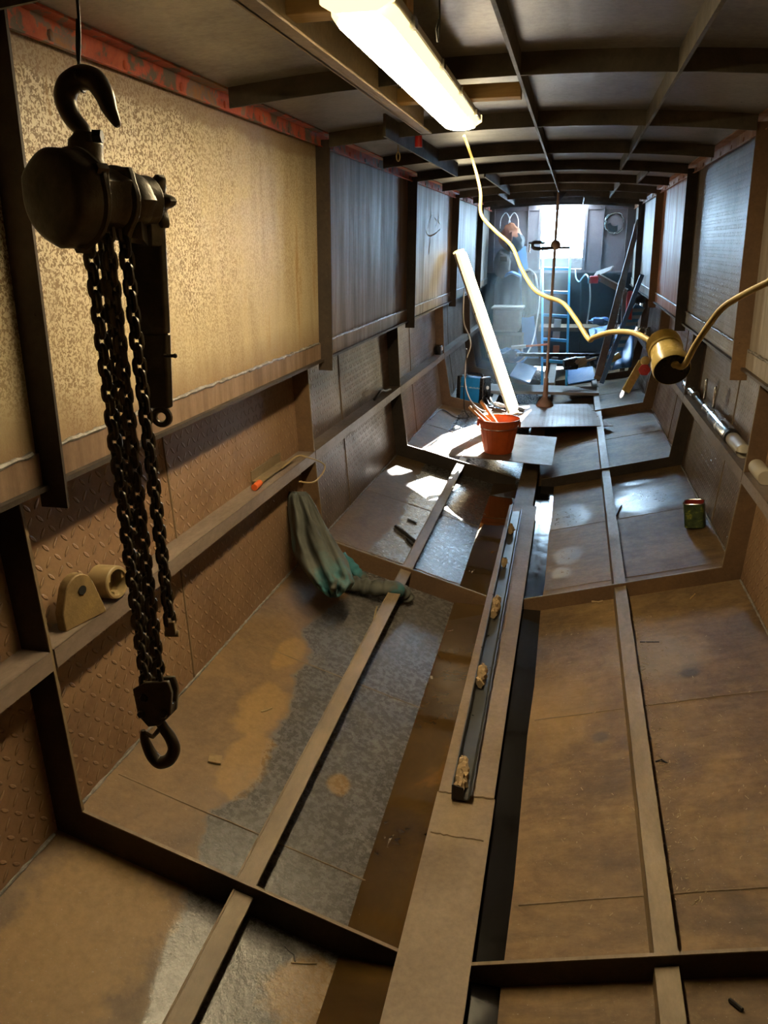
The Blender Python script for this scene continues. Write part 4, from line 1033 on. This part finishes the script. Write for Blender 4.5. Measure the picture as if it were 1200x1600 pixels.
# swarf: uncountable shavings along the right floor bar
b = MB(); rs = random.Random(11)
for i in range(420):
    Y = rs.uniform(1.7, 3.4); x = .35+abs(rs.gauss(0, .05)); 
    if rs.random() < .35: x = rs.uniform(-.05, .7)
    if .275 < x < .336: x = .345
    z = floorz(x, Y)+.0015; a = rs.uniform(0, PI); L = rs.uniform(.002, .007)
    b.beam((x-math.cos(a)*L, Y-math.sin(a)*L, z), (x+math.cos(a)*L, Y+math.sin(a)*L, z+rs.uniform(0, .003)), rs.uniform(.001, .003), .001)
mesh_thing('metal_swarf', b, 'tan', 'pale metal shavings scattered along the right floor bar', 'swarf', kind='stuff')

# ------------------------------------------------------------------ small things on the roof
jn = atZ(617, 208, 2.2)
p = atY(654, 222, 3.66); b = MB(); b.tube([Vector((p.x, p.y, roofz(p.x))), p+Z*.03], .004, 6); b.tube([p+Z*.035, p-Z*.02], [.014, .017], 10); ln = mesh_thing('hanging_fitting', b, 'redp', 'small red fitting hanging from the roof behind the ceiling light', 'fitting')
p = atY(622, 238, 3.75); b = MB(); b.tube([Vector((p.x, p.y, roofz(p.x))), p], .0025, 6); b.ring([p-Z*.018+Vector((math.cos(t)*.008, 0, math.sin(t)*.018)) for t in [2*PI*i/14 for i in range(14)]], .003, 6); mesh_thing('hanging_wire_hook', b, 'tan', 'thin wire with a small ring hanging from the roof, left of the red fitting', 'wire')
p = atY(685, 62, 1.75); b = MB(); t0 = Vector((p.x, p.y, roofz(p.x)+.008)); b.tube([t0, atY(687, 30, 1.75), p], .002, 6); b.tube([atY(686, 30, 1.75), atY(682, 45, 1.75), atY(684, 66, 1.75)], .0025, 6); mesh_thing('hanging_wire_hook', b, 'dark', 'hooked dark wire hanging from the roof, right of the ceiling light', 'wire')

# ------------------------------------------------------------------ ladder at the doorway
lf = onfloor(849, 590); rf_ = onfloor(888, 568)
Yb = 9.3; La = Vector((atY(850, 560, Yb).x, Yb, 0)); Ra = Vector((atY(888, 560, Yb).x, Yb, 0))
La.z = floorz(La.x, Yb)+.0; Ra.z = floorz(Ra.x, Yb)
Lt = atY(848, 400, 11.02); Rt = atY(892, 352, 11.05); 
La = La+(La-Lt)*.0
ld = thing('ladder', (La+Ra)/2, 'bright blue ladder leaning up to the open doorway', 'ladder')
Ltop = La+(Lt-La)*1.0; zt = Rt.z
Ltop = La.lerp(Lt, (zt-La.z)/(Lt.z-La.z)); 
for a, c in ((La, Ltop), (Ra, Rt)):
    b = MB(); b.beam(a, c, .028, .075, Vector((1, 0, 0))) if False else b.beam(a, c, .075, .028, Vector((1, 0, 0))); obj('stile', b, 'ladder', ld, bevel=.004)
k = 1
for v in (420, 457, 495, 532, 566):
    f = None
    for i in range(200):
        t = i/199; c = Ra.lerp(Rt, t); q = c-CAM; vv = 800-F*q.dot(up)/q.dot(fw)
        if f is None or abs(vv-v) < f[0]: f = (abs(vv-v), t, c)
    c = f[2]; l = La.lerp(Ltop, (c.z-La.z)/(Ltop.z-La.z))
    b = MB(); b.beam(l, c, .035, .035); obj('rung', b, 'ladder', ld, bevel=.005)

# ------------------------------------------------------------------ hangings on the after bulkhead, left
def bag(u, v, Y, w, h, dp, mat, name, lab, cat, wob=.35, seed=0):
    c = atY(u, v, Y); k = pxm(c); t = thing(name, c-Z*(h*k/2), lab, cat)
    b = MB(); b.ball(c, 1, (w*k/2, dp, h*k/2), 22, wob, seed); obj('body', b, mat, t); return t, c, k
t, c, k = bag(798, 372, 10.95, 34, 40, .12, 'rucks', 'rucksack', 'orange-brown rucksack hung up on the after bulkhead, left of the doorway', 'bag', .3, 2)
b = MB(); b.ball(c+rt*(6*k)-Z*(8*k)-fw*.05, 1, (14*k, .1, 15*k), 18, .3, 5); obj('pocket', b, 'hole', t)
for s in (-9, 4):
    b = MB(); b.tube(smooth_path([c+rt*(s-8)*k+Z*14*k, c+rt*(s-7)*k+Z*28*k, c+rt*(s)*k+Z*37*k, c+rt*(s+6)*k+Z*28*k, c+rt*(s+7)*k+Z*15*k], 4), .012, 7, flat=.5); obj('strap', b, 'white', t)
t, c, k = bag(785, 412, 10.9, 26, 42, .1, 'browncloth', 'work_bag', 'dark brown bag hung below the orange-brown rucksack', 'bag', .25, 9)
b = MB(); b.box(c-fw*.1+Z*4*k, (13*k, .03, 9*k)); obj('flap', b, 'browncloth', t, bevel=.02)
def board(name, cor, Y0, Y1, th, mat, lab, cat, bevel=0):
    P = [atY(u, v, y) for (u, v), y in zip(cor, (Y0, Y0, Y1, Y1))]; nr = (P[1]-P[0]).cross(P[3]-P[0]).normalized()
    if nr.y < 0: nr = -nr
    b = MB(); b.hexa(P, [p+nr*th for p in P]); return mesh_thing(name, b, mat, lab, cat, bevel=bevel)
board('metal_sheet', ((842, 560), (818, 560), (808, 388), (821, 384)), 11.0, 11.15, .01, 'bsheet', 'blue-grey sheet standing behind the hung coats, left of the doorway', 'sheet')
def coat(name, cor, Y, mat, lab, sub='collar'):
    """hung cloth: rows of pixels (v, left, right)"""
    rows = []; n = 16
    for i, (v, l, r_) in enumerate(cor):
        row = []
        for k in range(2*n):
            a = 2*PI*k/(2*n); s = math.cos(a); u = (l+r_)/2+s*(r_-l)/2
            row.append(atY(u, v, Y-math.sin(a)*.06-.02*math.sin(s*9+i*.4)))
        row.append(row[0]); rows.append(row)
    b = MB(); b.grid(rows); b.add(rows[0][:-1], [tuple(range(2*n))]); b.add(rows[-1][:-1], [tuple(range(2*n))])
    t = thing(name, atY((cor[-1][1]+cor[-1][2])/2, cor[-1][0], Y), lab, 'coat'); obj('cloth', b, mat, t, sharp=180)
    v, l, r_ = cor[0]; b = MB(); b.tube(smooth_path([atY(l+1, v+3, Y-.05), atY((l+r_)/2, v-2, Y-.09), atY(r_-1, v+3, Y-.05)], 5), .035, 8, flat=.6); obj(sub, b, 'bsheet' if mat == 'greycloth' else mat, t)
coat('hanging_coat', [(428, 788, 812), (432, 778, 816), (445, 773, 817), (470, 772, 816), (490, 771, 812), (496, 772, 800)], 10.95, 'greycloth', 'blue-grey cloth coat hung over the cream tub, left of the ladder')
coat('hanging_coat', [(424, 818, 834), (430, 815, 838), (450, 815, 842), (475, 816, 844), (490, 815, 845), (496, 816, 826)], 10.85, 'browncloth', 'grey-brown cloth coat hung beside the blue-grey one, nearest the ladder')
cb = atY(793, 517, 10.6); k = pxm(cb); b = MB(); w = 22*k
b.prism([cb+Vector((-w, -.16, 0)), cb+Vector((w*.86, -.16, 0)), cb+Vector((w, -.16, 36*k)), cb+Vector((-w, -.16, 36*k))], (0, .32, 0)); t = thing('storage_tub', cb, 'cream plastic tub under the hung blue-grey coat', 'tub'); obj('tub', b, 'cream', t, bevel=.03)
b = MB(); b.box(cb+Vector((0, 0, 36*k)), (2*w+.04, .36, .03)); obj('lid', b, 'cream', t, bevel=.01)
bx = MB(); q = atY(788, 556, 10.6); bx.box(q+Z*.14, (.46, .4, (517-556)*-k*.9)); mesh_thing('crate', bx, 'woodb', 'dark wooden crate carrying the cream tub', 'crate', bevel=.01)
# round porthole cut-out, jagged, on the right of the doorway
pc = atY(960, 349, YB-.006); k = pxm(pc)
ph = thing('porthole_cutout', pc-Z*(15*k), 'round flame-cut disc with a bright jagged rim on the bulkhead, right of the doorway', 'porthole')
b = MB(); rs = random.Random(4); b.ring([pc-fw*.01+(rt*math.cos(t)+Z*math.sin(t))*(15*k)*(1+rs.uniform(-.06, .06)) for t in [2*PI*i/40 for i in range(40)]], .012, 6); obj('cut_rim', b, 'chrome', ph, sharp=20)
b = MB(); b.lathe([(0, 13.5*k), (.006, 13*k)], pc-Vector((0, .012, 0)), (0, -1, 0), 30); obj('disc', b, 'bulk', ph)
b = MB(); o = []; 
for i in range(15): t = PI+PI*i/14; o.append(pc+rt*math.cos(t)*11*k+Z*(math.sin(t)*12*k-1*k)-Vector((0, .02, 0)))
for i in range(15): t = 2*PI-PI*i/14; o.append(pc+rt*math.cos(t)*6*k+Z*(math.sin(t)*5*k+1*k)-Vector((0, .02, 0)))
b.prism(o, (0, -.008, 0)); obj('crescent', b, 'hole', ph)

# ------------------------------------------------------------------ bench and clutter on the right, aft
BY_ = 10.3
q = atY(955, 436, BY_); 
bn = thing('timber_prop', atY(975, 455, BY_), 'dark timber arm reaching out below the doorway sill, on the right', 'timber')
b = MB(); b.beam(atY(934, 432, BY_), atY(978, 456, BY_-.1), .10, .07); obj('arm', b, 'woodb', bn, bevel=.004)
b = MB(); a = atY(976, 456, BY_-.1); b.beam(a, Vector((a.x+.05, a.y, floorz(a.x, a.y)+.0)), .06, .06); obj('post', b, 'woodb', bn, bevel=.004)
board('white_panel', ((958, 415), (953, 422), (924, 436), (932, 424)), 10.2, 10.35, .02, 'white', 'pale board lying on the bench arm below the sill', 'board')
v0 = atY(928, 437, 10.15); k = pxm(v0)
vc = thing('bench_vice', v0-Z*8*k, 'red bench vice on the end of the bench arm', 'vice')
b = MB(); b.box(v0, (13*k, .12, 11*k)); obj('jaw', b, 'redp', vc, bevel=.012)
b = MB(); b.tube([v0-rt*9*k, v0+rt*10*k], .016, 8); obj('screw', b, 'chrome', vc)
b = MB(); b.tube([v0-rt*8*k-Z*6*k, v0-rt*8*k+Z*5*k], .009, 8); obj('handle', b, 'chrome', vc)
cable([atY(899, 420, 10.8), atY(900, 434, 10.75), atY(905, 440, 10.7), atY(910, 434, 10.6), atY(916, 429, 10.4), atY(921, 440, 10.2), atY(922, 470, 10.1), atY(917, 506, 10.0)], .009, 'white', 'pale cable looping from the sill past the red vice and hanging down')
cable([atY(908, 440, 10.6), atY(907, 480, 10.5), atY(906, 520, 10.4), atY(905, 553, 10.3)], .010, 'dark', 'dark hose hanging straight down, right of the ladder')
cable([atY(845, 420, 10.9), atY(843, 470, 10.5), atY(840, 495, 10.2), atY(835, 525, 10.), atY(828, 545, 9.6), atY(815, 562, 9.3), onfloor(792, 574, .012)], .009, 'white', 'white cable hanging left of the ladder and curling over the floor')
def lean(name, u0, v0, Y0, u1, v1, Y1, w, h, mat, lab, cat, bevel=.002, **kk):
    b = MB(); b.beam(atY(u0, v0, Y0), atY(u1, v1, Y1), w, h, Vector((0, 1, 0))); return mesh_thing(name, b, mat, lab, cat, bevel=bevel, **kk)
lean('timber_post', 934, 590, 8.35, 972, 440, 9.6, .07, .06, 'woodb', 'long brown timber leaning against the right wall, nearest the doorway', 'timber')
lean('timber_post', 968, 455, 9.75, 998, 345, 10.2, .06, .05, 'woodb', 'dark timber leaning against the right wall beneath the roof', 'timber')
lean('aluminium_bar', 940, 598, 8.3, 1003, 430, 9.15, .045, .03, 'bsheet', 'long pale blue metal bar leaning on the right wall, in front of the timber', 'bar')
lean('thin_rod', 953, 560, 8.9, 976, 440, 9.7, .014, .014, 'chrome', 'thin bright rod leaning between the timber and the metal bar', 'rod')
lean('thin_rod', 975, 452, 9.75, 992, 350, 10.3, .018, .018, 'pole', 'rusty thin rod leaning beside the dark timber beneath the roof', 'rod')
lean('striped_ladder_section', 947, 574, 9.0, 1000, 478, 9.75, .12, .02, 'strip', 'striped pale blue ladder section leaning against the right wall', 'ladder')
b = MB(); a = atY(982, 500, 9.55); e = atY(985, 456, 9.7); b.tube([a, a.lerp(e, .8), e], [.035, .04, .03], 10); t = mesh_thing('red_tool', b, 'redp', 'red tube-like tool leaning behind the pale blue bar', 'tool')
b = MB(); b.ball(atY(998, 467, 9.7), .07, (1.2, .8, .7), 16, .4, 3); mesh_thing('rag_bundle', b, 'greycloth', 'dark bundle wedged above the striped ladder section', 'bundle')
def drape(name, rows_px, mat, lab, cat, amp=.04, fr=6, th=.006):
    rows = []
    for i, (l, r_) in enumerate(rows_px):
        a = atY(*l); e = atY(*r_); n = 18; rows.append([a.lerp(e, k/n)+Vector((.3*amp, -amp, .3*amp))*(math.sin(k/n*fr+i*.9)+.6*math.sin(k/n*fr*2.3-i*1.4)) for k in range(n+1)])
    b = MB(); b.grid(rows); return mesh_thing(name, b, mat, lab, cat, solid=th, sharp=180)
drape('tarpaulin', [((958, 520, 9.9), (992, 478, 10.0)), ((962, 535, 9.7), (992, 505, 9.9)), ((962, 552, 9.5), (990, 530, 9.7)), ((955, 566, 9.2), (988, 556, 9.4)), ((950, 578, 8.9), (985, 574, 9.1))], 'tarp', 'crumpled blue tarpaulin slumped against the right wall', 'tarpaulin')
drape('plastic_sheet', [((920, 515, 10.2), (950, 508, 10.2)), ((921, 524, 9.9), (951, 513, 10.0)), ((922, 530, 9.6), (938, 522, 9.8))], 'tarp', 'small folded blue sheet beyond the leaning timber', 'sheet', .03)
lean('pipe_end', 1013, 512, 8.4, 1012, 543, 8.3, .04, .04, 'chrome', 'short bright pipe standing by the right wall, above the yellow level', 'pipe')
b = MB(); p = atY(1004, 518, 8.5); b.ring([p+rt*math.cos(t)*.035+Z*math.sin(t)*.045 for t in [2*PI*i/18 for i in range(18)]], .013, 8); mesh_thing('shackle', b, 'chrome', 'pale ring fitting left of the short bright pipe', 'shackle')
# yellow level with red disc
a = atY(977, 612, 7.55); e = atY(1004, 565, 7.66)
lv = thing('yellow_strap_reel', a, 'yellow bar with a red disc leaning against the third right rib', 'tool')
b = MB(); b.beam(a, e, .075, .03, Vector((0, 1, 0))); obj('bar', b, 'yplug', lv, bevel=.006)
b = MB(); c = atY(1008, 564, 7.62); b.lathe([(-.02, .035), (-.015, .042), (.015, .042), (.02, .035)], c, (0, -1, .2), 20); obj('cap', b, 'yplug', lv)
b = MB(); c = atY(1007, 578, 7.57); b.lathe([(-.012, .05), (0, .052), (.012, .048), (.014, .012), (.02, .010)], c, (0, -1, .2), 18, lob=lambda a: 1+.06*math.cos(6*a)); obj('disc', b, 'redp', lv)
# floor clutter aft
def slab(name, cor, z, t, mat, lab, cat):
    P = [atZ(u, v, z+zz) for (u, v, zz) in cor]; b = MB(); b.sheet(P, t); return mesh_thing(name, b, mat, lab, cat)
slab('blue_lit_panel', ((796, 587, .16), (827, 598, .16), (840, 574, .20), (810, 565, .22)), .24, .012, 'bsheet', 'blue-lit flat panel lying on the floor, left of the ladder foot', 'panel')  # blue sky light on this panel is put into its colour
slab('floor_panel', ((888, 600, .0), (930, 592, .1), (926, 572, .14), (884, 578, .04)), .27, .012, 'tarp', 'creased blue sheet spread on the floor, right of the ladder foot', 'sheet')
slab('plank', ((856, 598, 0), (866, 598, 0), (872, 556, .0), (862, 556, 0)), .27, .03, 'woodg', 'grey plank lying lengthwise along the keel beam behind the prop', 'board')
b = MB(); b.tube([atY(806, 554, 9.25), atY(942, 555, 9.3)], .022, 8); mesh_thing('black_pipe', b, 'black', 'long black pipe lying across the bars in front of the ladder', 'pipe')
b = MB(); b.tube([atY(799, 543, 9.6), atY(822, 541, 9.6)], .022, 8); st_ = thing('hammer', atY(820, 541, 9.6), 'pale-headed copper-shafted tool lying across, left of the ladder', 'tool'); obj('grip', b, 'white', st_)
b = MB(); b.tube([atY(822, 541, 9.6), atY(856, 538, 9.55)], .012, 8); obj('shaft', b, 'orange', st_)
p = atY(905, 567, 9.0); k = pxm(p)
pm = thing('pump_motor', p-Z*6*k, 'dirty yellow pump motor with a black body lying on the blue sheet', 'motor')
b = MB(); b.tube([p-rt*24*k-Z*3*k, p-rt*4*k], [.06, .07], 14); obj('motor_body', b, 'black', pm)
b = MB(); b.tube([p-rt*4*k, p+rt*10*k+Z*3*k], [.062, .05], 14); obj('pump_head', b, 'tan', pm)
b = MB(); b.tube([p-rt*6*k-fw*.05-Z*1*k, p-rt*6*k-fw*.10-Z*1*k], [.03, .026], 12); obj('port', b, 'chrome', pm)
b = MB(); b.tube([p+rt*10*k+Z*3*k, p+rt*26*k+Z*8*k], [.016, .014], 8); obj('outlet', b, 'tan', pm)
b = MB(); p = atY(961, 559, 9.0); b.tube([p-rt*.05-Z*.03, p+rt*.05+Z*.03], [.03, .036], 12); mesh_thing('yellow_torch', b, 'yplug', 'small yellow torch lying between the leaning bars and the tarpaulin', 'torch')
bc2 = atY(792, 563, 9.7); k = pxm(bc2)
bs = thing('basin', bc2-Z*.12, 'blue plastic basin full of rubbish left of the leaning light foot', 'basin')
b = MB(); b.lathe([(0, .02), (0, .16), (.17, .22), (.18, .235), (.185, .225), (.17, .205), (.012, .15), (.012, .02)], bc2-Z*.12, Vector((.05, -.25, 1)), 30); obj('bowl', b, 'basin', bs)
b = MB(); b.ball(bc2+Z*.05+Vector((.04, 0, 0)), .15, (1, .9, .6), 16, .7, 8); mesh_thing('crumpled_plastic', b, 'bsheet', 'crumpled grey-blue plastic heaped in the blue basin', 'rubbish', sharp=10)
b = MB(); q = atY(870, 515, 10.7); b.box(q, (.09, .03, .26), Matrix.Rotation(.05, 3, 'Y')); mesh_thing('paper_sheet', b, 'white', 'pale narrow board seen between the lower ladder rungs', 'board')
b = MB(); q = atY(869, 546, 10.6); b.box(q, (.08, .03, .10)); mesh_thing('brick', b, 'orange', 'pinkish block seen below the lowest ladder rungs', 'block')
q = atY(925, 505, 10.9); b = MB(); b.box((XC+.35, 10.9, q.z-.06), (1.1, .5, .05)); mesh_thing('shelf_plank', b, 'woodb', 'dark plank shelf low under the sill, right of the ladder', 'board')
b = MB(); b.ball(atY(938, 502, 10.8), .09, (1.6, .8, .5), 14, .8, 4); mesh_thing('crumpled_foil', b, 'bsheet', 'crumpled pale foil on the dark shelf plank', 'rubbish', sharp=10)
hz = NT('thin_blue_smoke'); hz.t.nodes.remove(hz.b); vs = hz.t.nodes.new('ShaderNodeVolumeScatter'); vs.inputs['Color'].default_value = (.55, .8, 1., 1); vs.inputs['Density'].default_value = .011; vs.inputs['Anisotropy'].default_value = .45
hz.t.links.new(vs.outputs[0], hz.out.inputs['Volume']); MT['haze'] = hz.m
b = MB(); b.box((XC, 9.45, 1.22), (1.64, 3.4, 1.78)); mesh_thing('haze', b, 'haze', 'thin blue welding smoke hanging in the far end, in front of the doorway', 'smoke', kind='stuff')
